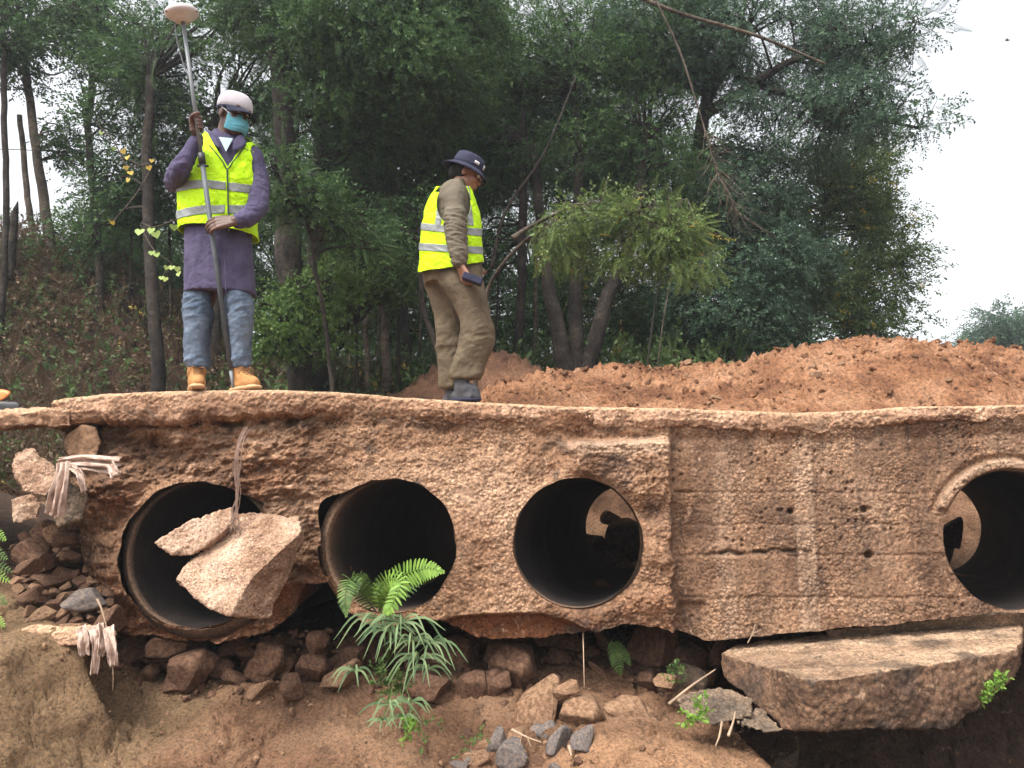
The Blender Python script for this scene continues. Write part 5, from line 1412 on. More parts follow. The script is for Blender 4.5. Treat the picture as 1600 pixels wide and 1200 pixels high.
def cover(name, label, region, n, tm, size, leaf, seed, dirb=(0, -.3, .8), kind='stuff', lift=.05):
    rr = np.random.RandomState(seed); (xa, xb), (ya, yb_) = region
    x_, y_ = rr.uniform(xa, xb, n), rr.uniform(ya, yb_, n)
    dn = fbm(np.stack([x_ * 1.1, y_ * 1.1, x_ * 0 + seed], -1), 3) > rr.uniform(-.5, .3, n); x_, y_ = x_[dn], y_[dn]
    z_ = ground_z(x_, y_, True) + rr.uniform(0, 1, len(x_))**2 * lift * 6
    d = rr.normal(size=(len(x_), 3)) * .6 + np.array(dirb)
    V, Fs, A = instance(tm, np.stack([x_, y_, z_], -1), d, size * rr.uniform(.5, 1.3, len(x_)), rr, 1.0)
    me = mesh_np(name, V, Fs, smooth=False); vattr(me, 'var', A); o = link(name, me, M[leaf], kind=kind); o['label'] = label; o['category'] = 'undergrowth'
def blade_template(n=7, seed=0):
    rr = np.random.RandomState(seed); V, F_ = [], []
    for i in range(n):
        a = rr.uniform(0, 6.28); l = rr.uniform(.6, 1.1); b = rr.uniform(.1, .5); c_, s_ = math.cos(a), math.sin(a); w_ = .018
        pts = [(0, 0, 0), (l * .5, b * c_ * .35, b * s_ * .35), (l * .9, b * c_, b * s_)]
        for k in range(2):
            p, q = np.array(pts[k]), np.array(pts[k + 1]); sd = np.array([0, -s_, c_]) * w_ * (1 - .5 * k); sd2 = sd * (.5 if k == 0 else .1)
            i0 = len(V); V += [p - sd, q - sd2, q + sd2, p + sd]; F_.append([i0, i0 + 1, i0 + 2, i0 + 3])
    return np.array(V, float), np.array(F_)
T_BL = [blade_template(seed=s) for s in range(3)]
TREES = []
def tree(name, label, stems, lobes, leaf, tm, nclu, per, fl, seed, bark='bark', group=None, droop=.5, crad=.34, cat='tree'):
    """stems: list of (pts(px,py,Y), r0, r1); lobes: (px,py,rx,ry,Y,depth) in photo pixels for shape, metres for depth"""
    rr = np.random.RandomState(seed)
    S = [(np.array([P(*p) for p in pts]), r0, r1) for pts, r0, r1 in stems]
    base = S[0][0][0]
    gz = GZ(base[0], base[1]); 
    for i, (p, r0, r1) in enumerate(S):
        if i == 0 or p[0][2] < base[2] + .3:
            q = p[0].copy(); q[2] = min(GZ(q[0], q[1]) - .15, q[2] - .1); S[i] = (np.vstack([q, p]), r0, r1)
    root = empty(name, (base[0], base[1], gz), label, cat, group)
    parts = []
    nodes = []
    for p, r0, r1 in S:
        k = 26; c = catmull(p, k); c += np.stack([fbm(c * 1.3 + seed, 3), fbm(c * 1.3 + seed + 9, 3), 0 * c[:, 0]], 1) * .06
        parts.append(tube(c, r0 * (1 - np.linspace(0, 1, k)) + r1 * np.linspace(0, 1, k) + r0 * .5 * np.exp(-np.linspace(0, 1, k) * 14), 9))
        nodes.append(c[k // 4:])
    nodes = np.concatenate(nodes)
    ar = np.array([l[2] * l[3] for l in lobes], float); ar /= ar.sum()
    cl = []
    for (px, py, rx, ry, Yd, dp), a in zip(lobes, ar):
        n = max(2, int(round(nclu * a)))
        v = rr.normal(size=(n, 3)); v /= np.linalg.norm(v, axis=1)[:, None]; v *= rr.uniform(.25, 1, n)[:, None]**.6
        s = sk(py, Yd); c = P(px, py, Yd)
        cl.append(c + v * np.array([rx * s, dp, ry * s]))
    cl = np.concatenate(cl)
    ends = []
    for c in cl:
        d = np.linalg.norm((nodes - c) * np.array([1, 1, 1.0]) + np.array([0, 0, .0]), axis=1) + .6 * np.maximum(0, nodes[:, 2] - c[2])
        q = nodes[np.argmin(d)]
        mid = (q + c) / 2 + rr.normal(size=3) * .07 + np.array([0, 0, .08])
        L = np.linalg.norm(c - q)
        parts.append(tube([q, mid, c], [.010 + .010 * L, .008 + .005 * L, .004], 5, 8))
        ends.append((c - q) / (L + 1e-6))
        # side twigs
        for _ in range(2):
            e = c + rr.normal(size=3) * crad * .6; parts.append(tube([mid * .4 + c * .6, e], [.006, .002], 4))
    V, f = joinparts(parts); link('trunk', mesh_np('trunk', V, f), M[bark], root)
    n = len(cl) * per
    ci = np.repeat(np.arange(len(cl)), per)
    off = rr.normal(size=(n, 3)); off *= (crad * rr.uniform(.2, 1, n)**.7 / (np.linalg.norm(off, axis=1) + 1e-9))[:, None]; off[:, 2] *= .75
    csz = rr.uniform(.6, 1.3, len(cl))[ci]
    pos = cl[ci] + off * csz[:, None]
    dirs = off / crad * .9 + np.array(ends)[ci] * .7 + rr.normal(size=(n, 3)) * .35 + np.array([0, 0, -droop])
    size = fl * rr.uniform(.6, 1.2, n)
    V, Fs, A = instance(tm, pos, dirs, size, rr)
    me = mesh_np('crown', V, Fs, smooth=False); vattr(me, 'var', A)
    link('crown', me, M[leaf], root)
    TREES.append(root)
    return root
def bk(px, y=600, Yd=9.0): return (px, y, Yd)
# --- right side, large trees
tree('acacia_tree', 'tall spreading tree whose feathery boughs reach across the white sky at top right', [([(1085, 575, 9.6), (1075, 380, 9.6), (1100, 180, 9.3), (1160, 60, 9.0)], .13, .06), ([(1100, 180, 9.3), (1250, 90, 8.7), (1420, 60, 8.4)], .06, .02), ([(1150, 120, 9.2), (1300, 170, 8.6), (1440, 200, 8.3)], .05, .015)],
     [(1180, 60, 170, 90, 9.0, .8), (1330, 60, 90, 60, 8.6, .5), (1330, 150, 90, 45, 8.5, .4), (1410, 190, 60, 30, 8.3, .25), (1400, 60, 55, 30, 8.4, .3), (1240, 200, 130, 70, 9, .8), (1050, 60, 150, 90, 9.2, .8)], 'leaf_blue', T_LF + T_FE[:1], 240, 42, .20, 1, crad=.27, droop=.6)
tree('broadleaf_tree', 'dense rounded green tree at the right end of the tree line', [([(1260, 560, 10.6), (1270, 430, 10.6), (1290, 320, 10.5)], .10, .04), ([(1350, 560, 10.8), (1340, 450, 10.8)], .06, .03)],
     [(1290, 330, 120, 90, 10.4, .9), (1370, 320, 60, 60, 10.4, .6), (1340, 430, 90, 70, 10.3, .8), (1430, 405, 32, 22, 10.3, .3), (1250, 470, 110, 80, 10.2, .8), (1360, 510, 62, 45, 10.3, .6), (1330, 250, 60, 40, 10.4, .5)], 'leaf_olive', T_LF, 210, 46, .21, 2, crad=.30, droop=.4)
tree('broadleaf_tree', 'dark leafy tree between the multi-stemmed tree and the rounded right tree', [([(1140, 575, 9.4), (1135, 450, 9.4), (1150, 330, 9.4)], .07, .04)],
     [(1150, 330, 110, 80, 9.5, .8), (1200, 430, 90, 80, 9.4, .7), (1130, 470, 100, 70, 9.3, .7), (1200, 520, 80, 50, 9.5, .6)], 'leaf_blue', T_LF, 170, 44, .20, 3, crad=.30)
# --- centre right multi stem
tree('acacia_tree', 'multi-stemmed feathery tree rising behind the left part of the soil heap', [([(885, 600, 8.6), (868, 500, 8.6), (850, 400, 8.7), (830, 240, 8.9)], .12, .05), ([(900, 600, 8.7), (900, 460, 8.7), (905, 300, 8.9), (900, 120, 9.2)], .10, .05), ([(915, 600, 8.7), (945, 480, 8.7), (985, 380, 8.8), (1010, 220, 9.0)], .12, .05)],
     [(860, 90, 130, 100, 9.2, .8), (960, 170, 110, 90, 9.2, .8), (880, 250, 110, 60, 9.3, .7), (1010, 290, 100, 70, 9.3, .7), (780, 180, 80, 80, 9.3, .7), (1000, 60, 90, 70, 9, .6)], 'leaf_dark', T_FE + T_LF, 260, 46, .21, 4)
# bright near bough
tree('young_acacia', 'young acacia whose bright feathery bough arches over the soil heap', [([(742, 600, 7.6), (750, 520, 7.4), (768, 440, 7.2), (812, 385, 7.0), (880, 345, 6.9), (960, 335, 6.8), (1040, 362, 6.7)], .024, .008), ([(800, 372, 6.9), (900, 320, 6.9), (1000, 318, 6.8)], .02, .008)],
     [(925, 345, 60, 22, 6.8, .35), (1000, 345, 60, 20, 6.7, .35), (1055, 372, 40, 26, 6.6, .3), (1090, 418, 30, 14, 6.5, .2), (1010, 395, 60, 18, 6.7, .3), (880, 385, 40, 30, 7, .3)], 'leaf_bough', T_FE + T_LF, 95, 22, .17, 5, crad=.17, droop=.25, bark='barkpale')
# --- centre
tree('acacia_tree', 'big dark trunked tree behind the space between the two surveyors', [([(470, 600, 8.3), (455, 400, 8.0), (447, 220, 7.9), (437, 60, 7.8), (430, -80, 7.9)], .15, .12), ([(447, 160, 7.9), (520, 60, 7.8), (600, -40, 7.7)], .05, .03), ([(500, 600, 8.6), (495, 400, 8.5), (505, 200, 8.4), (520, 60, 8.4)], .12, .07)],
     [(560, 60, 130, 70, 7.6, .7), (660, 120, 110, 70, 7.6, .7), (560, 170, 100, 50, 7.8, .6), (420, 10, 90, 40, 7.8, .6), (690, 30, 110, 60, 7.8, .7)], 'leaf_dark', T_LF + T_FE[:1], 260, 46, .22, 6, droop=.5, crad=.34)
tree('acacia_tree', 'feathery dark tree filling the middle behind the stooping surveyor', [([(640, 600, 9.2), (632, 450, 9.2), (650, 300, 9.2), (690, 180, 9.2)], .07, .05), ([(805, 600, 9.0), (815, 420, 9.0), (818, 250, 9.0), (815, 120, 9.0)], .06, .045)],
     [(640, 240, 120, 90, 9.3, .7), (740, 260, 90, 110, 9.5, .7), (580, 330, 110, 80, 9.4, .7), (700, 400, 110, 70, 9.8, .6), (770, 60, 90, 70, 9.3, .6)], 'leaf_dark', T_FE + T_LF, 200, 42, .21, 7, droop=.5)
tree('young_acacia', 'low feathery sapling fanning out just right of the man with the pole', [([(520, 600, 7.2), (500, 450, 7.1), (470, 330, 7.0), (430, 270, 6.9)], .025, .01)],
     [(440, 270, 36, 26, 6.8, .25), (480, 300, 45, 36, 6.9, .3), (430, 330, 30, 30, 6.9, .25), (510, 340, 45, 40, 7.1, .3), (560, 370, 50, 40, 7.2, .3)], 'leaf_dark', T_FE + T_LF, 60, 22, .17, 8, droop=.3, crad=.22)
tree('broadleaf_bush', 'green round leaved bush between the two surveyors', [([(470, 600, 7.9), (470, 530, 7.8), (480, 470, 7.8)], .03, .012), ([(520, 600, 7.9), (535, 520, 7.9)], .025, .01)],
     [(450, 480, 45, 40, 7.7, .3), (520, 470, 55, 50, 7.8, .3), (480, 530, 80, 26, 7.7, .3), (430, 530, 34, 34, 7.7, .3), (570, 430, 60, 50, 8.0, .3)], 'leaf_mid', T_BM, 85, 26, .13, 9, crad=.16, droop=.1, cat='bush')
tree('broadleaf_tree', 'pale barked tree in the thicket left of the stooping surveyor', [([(605, 600, 8.6), (603, 520, 8.6), (600, 440, 8.6), (612, 330, 8.7)], .055, .04), ([(575, 600, 8.8), (572, 500, 8.8), (580, 400, 8.8)], .04, .03)],
     [(600, 390, 70, 50, 8.7, .4), (560, 300, 80, 60, 8.9, .4), (650, 350, 60, 50, 8.9, .4)], 'leaf_dark', T_LF, 70, 30, .20, 10, bark='barkpale')
tree('broadleaf_tree', 'thin leaning dark tree just behind the stooping surveyor', [([(700, 605, 7.6), (680, 540, 7.6), (662, 480, 7.6), (655, 380, 7.7)], .035, .025)],
     [(660, 360, 60, 40, 7.9, .3), (640, 420, 40, 30, 7.9, .3)], 'leaf_dark', T_LF, 26, 26, .18, 11)
# --- behind the man and left
tree('acacia_tree', 'shaggy dark tree right behind the man holding the pole', [([(250, 600, 8.2), (240, 480, 8.2), (228, 300, 8.2), (236, 120, 8.3)], .08, .05), ([(330, 600, 8.8), (340, 400, 8.8), (330, 200, 8.8)], .09, .06)],
     [(330, 60, 110, 60, 8.8, .6), (230, 120, 70, 70, 8.6, .5), (350, 190, 90, 60, 9, .5), (250, 260, 60, 80, 8.8, .5), (410, 180, 50, 70, 9.2, .5), (330, 330, 110, 70, 9.3, .5), (200, 330, 60, 50, 8.9, .4)], 'leaf_dark', T_LF + T_FE, 175, 30, .24, 12, crad=.28)
tree('broadleaf_tree', 'slender tree with hanging leaves on the left bank beside the pole', [([(155, 440, 8.8), (148, 330, 8.8), (140, 200, 8.8), (150, 60, 8.9)], .05, .035)],
     [(150, 30, 90, 40, 8.8, .5), (190, 100, 60, 50, 8.8, .5), (170, 190, 36, 36, 8.8, .4), (180, 290, 50, 50, 8.8, .4), (150, 370, 50, 30, 8.9, .4)], 'leaf_dark', T_LF, 95, 28, .20, 13, crad=.24)
tree('broadleaf_tree', 'grey leaning tree at the far left with bare lower stems', [([(82, 410, 9.0), (66, 300, 9.0), (50, 180, 9.0), (35, 60, 9.0)], .07, .04), ([(52, 410, 9.1), (42, 300, 9.1), (30, 180, 9.1)], .045, .03)],
     [(60, 15, 90, 40, 9.0, .5), (20, 90, 50, 30, 9.0, .4), (95, 80, 40, 24, 9, .4), (100, 225, 30, 40, 9, .3), (40, 120, 20, 14, 9, .2)], 'leaf_dark', T_LF, 75, 26, .20, 14, bark='barkpale', crad=.24)
tree('broadleaf_tree', 'straight thin tree cut by the left edge of the picture', [([(8, 405, 8.4), (8, 280, 8.4), (6, 150, 8.4), (4, 40, 8.4)], .035, .03)],
     [(-20, 30, 60, 50, 8.4, .4), (5, 70, 30, 30, 8.4, .3)], 'leaf_dark', T_LF, 30, 26, .20, 15, crad=.22)
# thicket further back, tree by tree
for i, (px, py, rx, ry, Yd) in enumerate([(190, 380, 60, 50, 11.5), (300, 430, 120, 90, 11), (450, 400, 130, 110, 11.5), (600, 470, 130, 90, 11), (740, 480, 110, 100, 11.6), (850, 420, 110, 130, 12), (960, 480, 110, 90, 11.5), (1060, 500, 110, 80, 11.3), (1060, 300, 130, 120, 11.8), (880, 200, 130, 130, 12.2), (700, 200, 140, 130, 12), (520, 200, 130, 130, 12)]):
    lb = ['far tree over the left bank', 'far tree seen between the man and the left slope', 'far tree right of the man with the pole', 'far tree low in the gap between the surveyors', 'far tree just right of the stooping surveyor', 'far tree showing between the multiple stems', 'far tree low behind the multi-stemmed tree',
          'far tree low behind the bright bough', 'far tree high above the bright bough', 'far tree high above the multiple stems', 'far tree high above the stooping surveyor', 'far tree high between the two surveyors'][i]
    tree('broadleaf_tree', 'dim ' + lb, [([(px + 10, 590, Yd), (px, 500, Yd), (px - 5, min(py + 60, 480), Yd)], .06, .04)], [(px, py, rx, ry, Yd, .8), (px + 30, py + ry * .5, rx * .8, ry * .5, Yd, .7)], 'leaf_dark' if i % 3 else 'leaf_olive', T_LF + T_FE[:1], 95, 30, .25, 30 + i, group='dim trees in the thicket further back', crad=.38)
# bare stems in the thicket
stems_ = sorted([(770, 9.2, 420, .02, 10), (1000, 8.6, 400, .014, 40), (1015, 8.7, 380, .012, 46), (560, 8.4, 430, .02, -6), (590, 8.9, 400, .018, 5), (625, 8.5, 420, .025, -4), (545, 9, 420, .02, 8), (1150, 9.2, 420, .03, -5), (200, 8.9, 330, .03, 6), (270, 9, 340, .03, -6), (655, 9.0, 440, .018, 3), (835, 9.4, 300, .03, 4), (218, 9.3, 300, .02, 2)])
for i, (px, yd, tp, r_, ln) in enumerate(stems_):
    pts = [P(px, 612 if px > 280 else 470, yd), P(px + ln * .5, (600 + tp) / 2, yd), P(px + ln, tp, yd)]
    pts[0][2] = GZ(pts[0][0], yd) - .1
    twig(pts, r_, 'thin bare stem in the thicket under the trees, %s of thirteen from the left' % ORD[i + 1], 20, 'stem', 'barkpale' if i % 2 else 'bark', 'bare_stem')['group'] = 'bare stems in the thicket'
# dead stump on the bank
p = [P(18, 412, 8.6), P(19, 370, 8.6), P(22, 340, 8.6), P(28, 314, 8.6)]; p[0][2] -= .2
V, f = tube(p, [.055, .05, .045, .004], 9, 24); me = mesh_np('dead_stump', V, f); displace(me, lambda c: .012 * fbm(c * 9, 3)); tag(link('dead_stump', me, M['bark']), 'pointed dead stump standing on top of the left bank', 'stump')
# dead hanging branch at right
rr = np.random.RandomState(4)
c = catmull(np.array([P(1010, -30, 7.8), P(1060, 75, 7.8), P(1085, 150, 7.8), P(1105, 215, 7.75), P(1125, 280, 7.7), P(1160, 340, 7.7)]), 40)
parts = [tube(c, np.linspace(.013, .004, 40), 6)]
for i in range(60):
    k = rr.randint(22, 40); L = rr.uniform(.15, .5); d = np.array([rr.normal(.5, .6), rr.normal(0, .4), -1 + rr.normal(0, .35)]); d /= np.linalg.norm(d)
    q = c[k]; m_ = q + d * L * .5 + rr.normal(size=3) * .03; parts.append(tube([q, m_, q + d * L + rr.normal(size=3) * .05], [.005, .0035, .0015], 4, 7))
V, f = joinparts(parts); tag(link('dead_branch', mesh_np('dead_branch', V, f), M['barkpale']), 'dead brown branch with a spray of bare twigs hanging in front of the right trees', 'branch')
# crossing boughs high right
for i, (pts, lb) in enumerate([([P(960, -20, 8), P(1060, 20, 8), (P(1180, 55, 8)), P(1290, 100, 8)], 'long grey bough slanting down to the right across the top'),
                               ([P(620, 60, 7.4), P(650, 20, 7.4), P(690, -20, 7.4)], 'pale forked bough at the top above the stooping surveyor'),
                               ([P(600, 192, 7.6), P(640, 184, 7.6), P(690, 155, 7.6)], 'short dark bough stub high between the surveyors'),
                               ([P(768, 420, 7.9), P(790, 330, 7.9), P(850, 240, 8), P(900, 120, 8.1)], 'thin slanting bough rising right of the bucket hat')]):
    twig(pts, [.03, .022, .02, .02][i], lb, 20, 'branch', 'barkpale' if i in (0, 1) else 'bark', 'bough')
# far pale tree at right, beyond the heap
tree('far_tree', 'small hazy tree beyond the soil heap at the right edge', [([(1570, 600, 24), (1568, 560, 24), (1560, 500, 24)], .12, .05)],
     [(1560, 530, 60, 26, 24, 1.2), (1600, 520, 60, 36, 24, 1.2), (1550, 490, 22, 14, 24, .5), (1640, 530, 60, 40, 24, 1.5), (1510, 535, 20, 10, 24, .4)], 'leaf_blue', T_LF, 130, 30, .34, 50, crad=.5)

cover('leaf_litter', 'dry leaf litter and broken stalks on the earth below the culvert', ((-2.4, 1.5), (3.1, 4.5)), 900, T_BL[:1] + T_LF[:1], .05, 'dry', 66, dirb=(.3, -.3, .1), lift=.0)
# climbing vine with heart shaped leaves
def heart(n=14):
    a = np.linspace(0, 2 * np.pi, n, endpoint=False)
    x_ = .5 * np.sin(a)**3 * 1.05; y_ = (13 * np.cos(a) - 5 * np.cos(2 * a) - 2 * np.cos(3 * a) - np.cos(4 * a)) / 32
    V = np.stack([x_, 0 * x_ - .06 * np.abs(x_), y_], -1); V = np.vstack([V, [0, .04, 0]])
    return V, np.stack([np.full(n, n), np.arange(n), (np.arange(n) + 1) % n], 1)
hv, hf = heart()
def vine(label, leaves, stem, Yd, mats, seed):
    rr = np.random.RandomState(seed); root = empty('climbing_vine', P(stem[0][0], stem[0][1], Yd), label, 'vine')
    V, f = tube([P(a, b, Yd + .05) for a, b in stem], .006, 5, 30); link('stem', mesh_np('stem', V, f), M['barkpale'], root)
    for (px, py, s, mt) in leaves:
        a, b = rr.uniform(-.5, .5), rr.uniform(-.4, .5)
        Rm = np.array(Matrix.Rotation(a, 3, 'Z') @ Matrix.Rotation(b, 3, 'X') @ Matrix.Rotation(rr.uniform(-.4, .4), 3, 'Y'))
        V = hv * .72 * s * sk(py, Yd) @ Rm.T + P(px, py, Yd - rr.uniform(0, .15))
        me = mesh_np('leaf', V, hf); vattr(me, 'var', np.full(len(V), rr.uniform(.2, .9))); link('leaf', me, M[mt], root)
M['leaf_yellow'] = leafmat('yellow_leaves', (.45, .30, .05, 1), (.62, .45, .10, 1))
M['leaf_lime'] = leafmat('lime_leaves', (.20, .32, .07, 1), (.42, .52, .16, 1))
vine('vine with yellowed heart shaped leaves to the left of the raised hand', [(193, 236, 15, 'leaf_yellow'), (199, 246, 14, 'leaf_yellow'), (233, 262, 14, 'leaf_yellow'), (237, 251, 11, 'leaf_yellow'), (197, 262, 12, 'leaf_yellow'), (204, 270, 14, 'leaf_yellow'), (200, 281, 13, 'leaf_yellow'), (158, 208, 10, 'leaf_lime'), (178, 232, 10, 'leaf_lime'), (176, 348, 12, 'leaf_yellow')],
     [(150, 190), (180, 225), (200, 260), (235, 258), (215, 300), (178, 345)], 7.6, None, 1)
vine('vine with pale green heart shaped leaves beside the purple coat', [(218, 362, 22, 'leaf_lime'), (236, 360, 19, 'leaf_lime'), (244, 366, 20, 'leaf_lime'), (272, 355, 18, 'leaf_lime'), (237, 395, 15, 'leaf_lime'), (245, 398, 14, 'leaf_lime'), (268, 418, 14, 'leaf_lime'), (277, 420, 16, 'leaf_lime'), (260, 418, 12, 'leaf_lime'), (258, 436, 14, 'leaf_lime'), (252, 434, 12, 'leaf_lime'), (279, 428, 14, 'leaf_lime')],
     [(300, 335), (270, 345), (240, 355), (220, 350), (240, 390), (268, 412), (255, 430)], 7.2, None, 2)

# ============================================================ undergrowth on the banks (uncountable)
cover('dry_undergrowth', 'dry brown grass and brush covering the left bank', ((-7.5, -1.2), (7.3, 9.6)), 14000, T_BL + T_LF, .22, 'dry', 61, lift=.06)
cover('leafy_undergrowth', 'low dull green leaves among the dry brush of the left bank', ((-7.5, -1.0), (7.4, 9.8)), 6500, T_LF + T_BM, .17, 'leaf_olive', 62, lift=.06)
cover('thicket_floor', 'grass and low weeds under the trees behind the crossing', ((-2.5, 3.0), (8.0, 10.0)), 7500, T_BL + T_LF, .30, 'leaf_olive', 63, lift=.09)
cover('thicket_litter', 'dry stalks and litter under the trees', ((-3.0, 3.0), (7.9, 9.8)), 2600, T_BL, .34, 'dry', 64)

# ============================================================ ferns and sedges on the culvert
def frond_big(root, pts, L_w, seed, mat='leaf_bright'):
    c = catmull(np.array([P(*p) for p in pts]), 30); rr = np.random.RandomState(seed)
    T_ = np.gradient(c, axis=0); T_ /= np.linalg.norm(T_, axis=1)[:, None]
    viewn = np.array([0, -1.0, .15]); V, Fq, A = [], [], []
    CL = np.linalg.norm(np.diff(c, axis=0), axis=1).sum(); st_ = max(1, int(math.ceil(2.1 * min(.0085, .115 * L_w) / (CL / 30))))
    for i in range(2, 30, st_):
        t_ = i / 29; w_ = L_w * (math.sin(math.pi * min(1, .12 + .9 * t_ * .98)))**.7 if t_ < .97 else L_w * .12
        for sg in (-1, 1):
            sd = np.cross(T_[i], viewn) * sg; sd /= np.linalg.norm(sd)
            d = sd * .92 + T_[i] * .42 + rr.normal(size=3) * .05; d /= np.linalg.norm(d); pw = min(.0085, .115 * L_w)
            q = c[i]; a_ = T_[i] * pw
            e = q + d * w_ + np.array([0, .0, -.18 * w_])
            m1, m2 = q + d * w_ * .35, q + d * w_ * .75 - np.array([0, 0, .06 * w_]); k = len(V)
            V += [q - a_ * .6, m1 - a_, m2 - a_ * .8, e, m2 + a_ * .8, m1 + a_, q + a_ * .6]
            A += [np.clip(rr.normal(.5, .2), 0, 1)] * 7
            Fq.append([k, k + 1, k + 5, k + 6]); Fq.append([k + 1, k + 2, k + 4, k + 5]); Fq.append([k + 2, k + 3, k + 4, k + 4])
    Fq = np.array(Fq); q4 = Fq[Fq[:, 2] != Fq[:, 3]]; t3 = Fq[Fq[:, 2] == Fq[:, 3]][:, :3]
    tv, tf = tube(c, np.linspace(.004, .0015, 30), 5)
    V2, F2 = joinparts([(np.array(V), [q4, t3]), (tv, tf)])
    me = mesh_np('frond', V2, F2); vattr(me, 'var', np.concatenate([A, np.full(len(tv), .3)])); link('frond', me, M[mat], root)
root = empty('fern', P(590, 955, 4.25), 'bright green fern with arching fronds growing at the mouth of the second pipe', 'fern')
frond_big(root, [(592, 955, 4.25), (600, 930, 4.15), (625, 902, 4.02), (660, 888, 3.95), (692, 893, 3.92)], .085, 1)
frond_big(root, [(596, 958, 4.25), (592, 925, 4.1), (606, 905, 3.98), (625, 912, 3.9), (612, 945, 3.86), (600, 958, 3.85)], .062, 2)
frond_big(root, [(588, 956, 4.25), (568, 930, 4.15), (548, 905, 4.05), (540, 930, 3.95), (541, 962, 3.92)], .062, 3, 'leaf_mid')
frond_big(root, [(594, 955, 4.25), (590, 925, 4.2), (596, 910, 4.15), (585, 935, 4.05)], .05, 4, 'leaf_mid')
frond_big(root, [(600, 950, 4.27), (640, 915, 4.3), (668, 882, 4.35)], .05, 5, 'leaf_dark')
frond_big(root, [(590, 950, 4.27), (572, 918, 4.2), (560, 900, 4.12), (556, 930, 4.05)], .05, 6, 'leaf_mid')
def sedge(label, cx, cy, Yd, heads, seed, base):
    root = empty('umbrella_sedge', P(*base), label, 'sedge'); rr = np.random.RandomState(seed)
    for (hx, hy, n, L_) in heads:
        h = P(hx, hy, Yd - rr.uniform(0, .12)); b = P(*base)
        V, f = tube([b, (b + h) / 2 + np.array([0, -.04, .05]), h], .0028, 5, 14); me = mesh_np('stem', V, f); vattr(me, 'var', np.full(len(V), .5)); link('stem', me, M['leaf_mid'], root)
        parts, A = [], []
        for i in range(n):
            a = 2 * math.pi * i / n + rr.uniform(-.25, .25); l = L_ * .98 * rr.uniform(.75, 1.15)
            o_ = np.array([math.cos(a), -.65 * abs(math.sin(a)) * rr.uniform(.3, 1) - .1, .30 * math.sin(a) + .12])
            p0, p1, p2 = h, h + o_ * l * .55, h + o_ * l + np.array([0, 0, -l * rr.uniform(.25, .75)])
            c = catmull(np.array([p0, p1, p2]), 9); T_ = np.gradient(c, axis=0); sd = np.cross(T_, [0, -1.0, .3]); sd /= np.linalg.norm(sd, axis=1)[:, None] + 1e-9
            w_ = .0042 * np.sin(np.linspace(.35, math.pi, 9))[:, None] + .0008
            V = np.concatenate([c - sd * w_, c + sd * w_]); k = np.arange(8); F_ = np.stack([k, k + 1, k + 10, k + 9], 1)
            parts.append((V, F_)); A += [rr.uniform(.1, 1)] * 18
        V, f = joinparts(parts); me = mesh_np('leaf_spray', V, f); vattr(me, 'var', np.array(A)); link('leaf_spray', me, M['sedge'], root)
M['sedge'] = leafmat('sedge_leaves', (.045, .10, .04, 1), (.20, .28, .13, 1))
sedge('umbrella sedge with long drooping leaves just below the fern', 620, 975, 4.0, [(595, 968, 13, .20), (624, 972, 14, .22), (610, 985, 10, .16), (645, 1000, 9, .16)], 1, (606, 1035, 4.2))
sedge('umbrella sedge spreading to the right over the wide low boulder', 665, 1030, 4.0, [(655, 1028, 13, .17), (672, 1004, 10, .17), (668, 1045, 8, .13)], 2, (632, 1075, 4.15))
sedge('small umbrella sedge at the left of the plants with few leaves', 555, 1050, 4.1, [(554, 1047, 9, .13)], 3, (580, 1070, 4.2))
sedge('withered sedge hanging low down the earth slope', 615, 1100, 4.0, [(608, 1100, 8, .14), (642, 1096, 8, .13), (630, 1120, 7, .09), (598, 1125, 7, .08)], 4, (625, 1072, 4.15))
def weed(label, pts, n, spread, size, Yd, leaf, seed, tm=T_BM):
    rr = np.random.RandomState(seed); root = empty('weed', P(pts[0][0], pts[0][1] + 8, Yd), label, 'weed')
    c = np.concatenate([P(a, b, Yd) + rr.normal(size=(n, 3)) * spread for a, b in pts])
    V, Fs, A = instance(tm, c, rr.normal(size=c.shape) + np.array([0, -.5, .6]), size * rr.uniform(.6, 1.2, len(c)), rr, 1)
    me = mesh_np('leaves', V, Fs, smooth=False); vattr(me, 'var', A); link('leaves', me, M[leaf], root)
weed('tuft of small round leaves among the sedges', [(600, 1062), (612, 1075), (590, 1055), (625, 1070)], 9, .022, .07, 4.05, 'leaf_mid', 1)
weed('bright little weed at the tip of the withered sedge', [(643, 1132), (640, 1140)], 8, .014, .07, 3.92, 'leaf_bright', 2)
weed('mossy green weed growing on the right edge of the footing', [(1540, 1080), (1552, 1070), (1532, 1090), (1562, 1060)], 16, .012, .05, 3.92, 'leaf_bright', 3)
weed('small weed sprouting under the grey rubble lump', [(1083, 1122), (1090, 1118)], 9, .015, .075, 3.76, 'leaf_bright', 4)
weed('little weed beside the dark tilted block', [(1052, 1058), (1060, 1052)], 7, .014, .06, 4.2, 'leaf_mid', 5)
weed('faint green seedlings on the earth face below the rubble', [(735, 1170), (745, 1155), (680, 1130), (655, 1150)], 6, .03, .05, 3.85, 'leaf_mid', 6)
root = empty('fern', P(-10, 900, 4.0), 'green fern fringe cut by the left edge beside the rubble pile', 'fern')
for i, (b, c_) in enumerate([(830, 10), (860, 12), (895, 16), (930, 12), (965, 8), (880, 20)]):
    frond_big(root, [(-35, b + 15, 4.05), (-12, b, 4.0), (c_, b + 14, 3.95)], .040, 20 + i, 'leaf_mid' if i % 2 else 'leaf_bright')
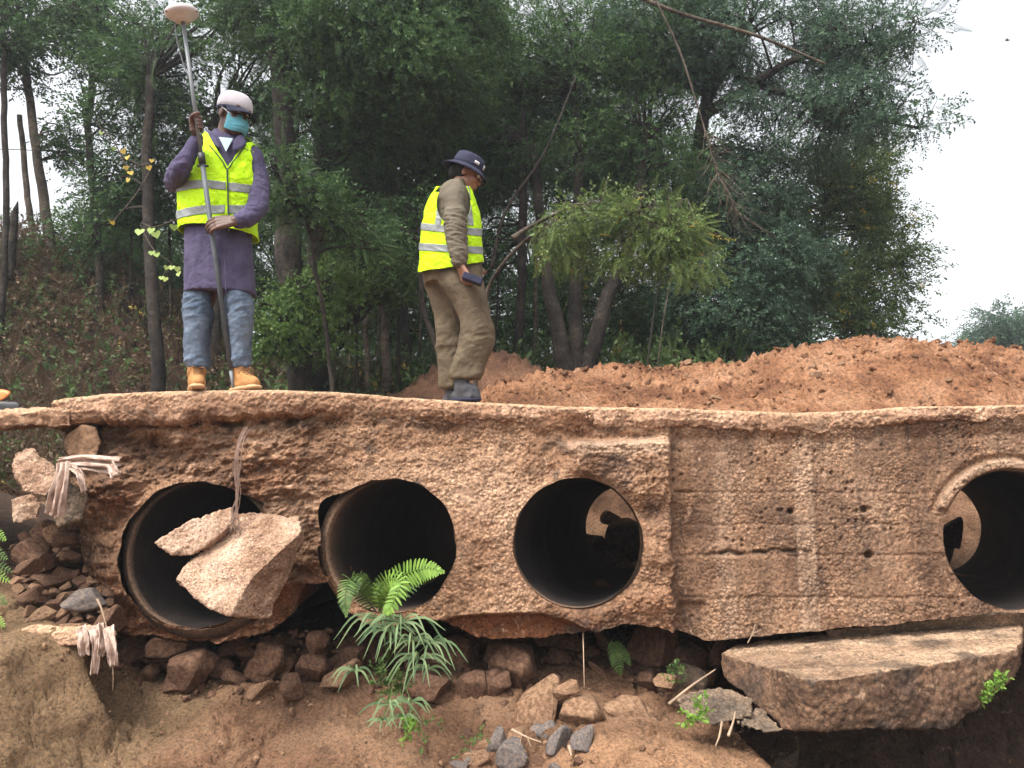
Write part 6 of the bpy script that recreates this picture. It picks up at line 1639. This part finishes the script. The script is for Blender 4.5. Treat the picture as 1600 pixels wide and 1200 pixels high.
root = empty('fern', P(965, 1030, 4.5), 'small dark fern in the hollow behind the thin hanging root', 'fern')
frond_big(root, [(955, 1000, 4.45), (962, 1025, 4.4), (970, 1055, 4.4)], .045, 31, 'leaf_mid')
frond_big(root, [(962, 1000, 4.45), (975, 1020, 4.4), (985, 1040, 4.4)], .03, 32, 'leaf_mid')

# thin cable crossing behind the left trees; a small bird
V, f = tube([P(-300, 228, 10), P(0, 233, 10), P(110, 237, 10), P(330, 236, 10)], .006, 5, 40); tag(link('overhead_cable', mesh_np('overhead_cable', V, f), M['black']), 'thin overhead cable crossing behind the bare left stems', 'cable')
b = P(1574, 63, 22); parts = [tube([b + np.array([-.07, 0, 0]), b, b + np.array([.09, 0, .01])], [.006, .028, .004], 8, 10)]
wg = []
for sg in (-1, 1):
    V = np.array([[-.03, 0, 0], [.03, 0, 0], [.01, sg * .05, .05], [-.03, sg * .05, .05], [-.02, sg * .13, .03], [-.04, sg * .13, .03]]) @ np.array([[1, 0, 0], [0, .4, 0], [0, 0, 1.0]]) + b
    parts.append((V, np.array([[0, 1, 2, 3], [3, 2, 4, 5]])))
V, f = joinparts(parts); tag(link('bird', mesh_np('bird', V, f), M['black']), 'tiny dark bird flying in the white sky at far right', 'bird')
# ============================================================ haze in the air
bm = bmesh.new(); bmesh.ops.create_cube(bm, size=1.0); me = bpy.data.meshes.new('haze'); bm.to_mesh(me); bm.free()
m = bpy.data.materials.new('haze_air'); m.use_nodes = True; hnt = m.node_tree; hnt.nodes.clear()
pv = hnt.nodes.new('ShaderNodeVolumePrincipled'); pv.inputs['Density'].default_value = .0022; pv.inputs['Color'].default_value = (.86, .93, 1, 1)
pv.inputs['Anisotropy'].default_value = .3
mo = hnt.nodes.new('ShaderNodeOutputMaterial'); hnt.links.new(pv.outputs[0], mo.inputs['Volume'])
o = link('haze', me, m, kind='stuff'); o['label'] = 'thin pale haze in the air'; o['category'] = 'haze'
o.scale = (124, 76, 20); o.location = (0, 24.5, 5.4)
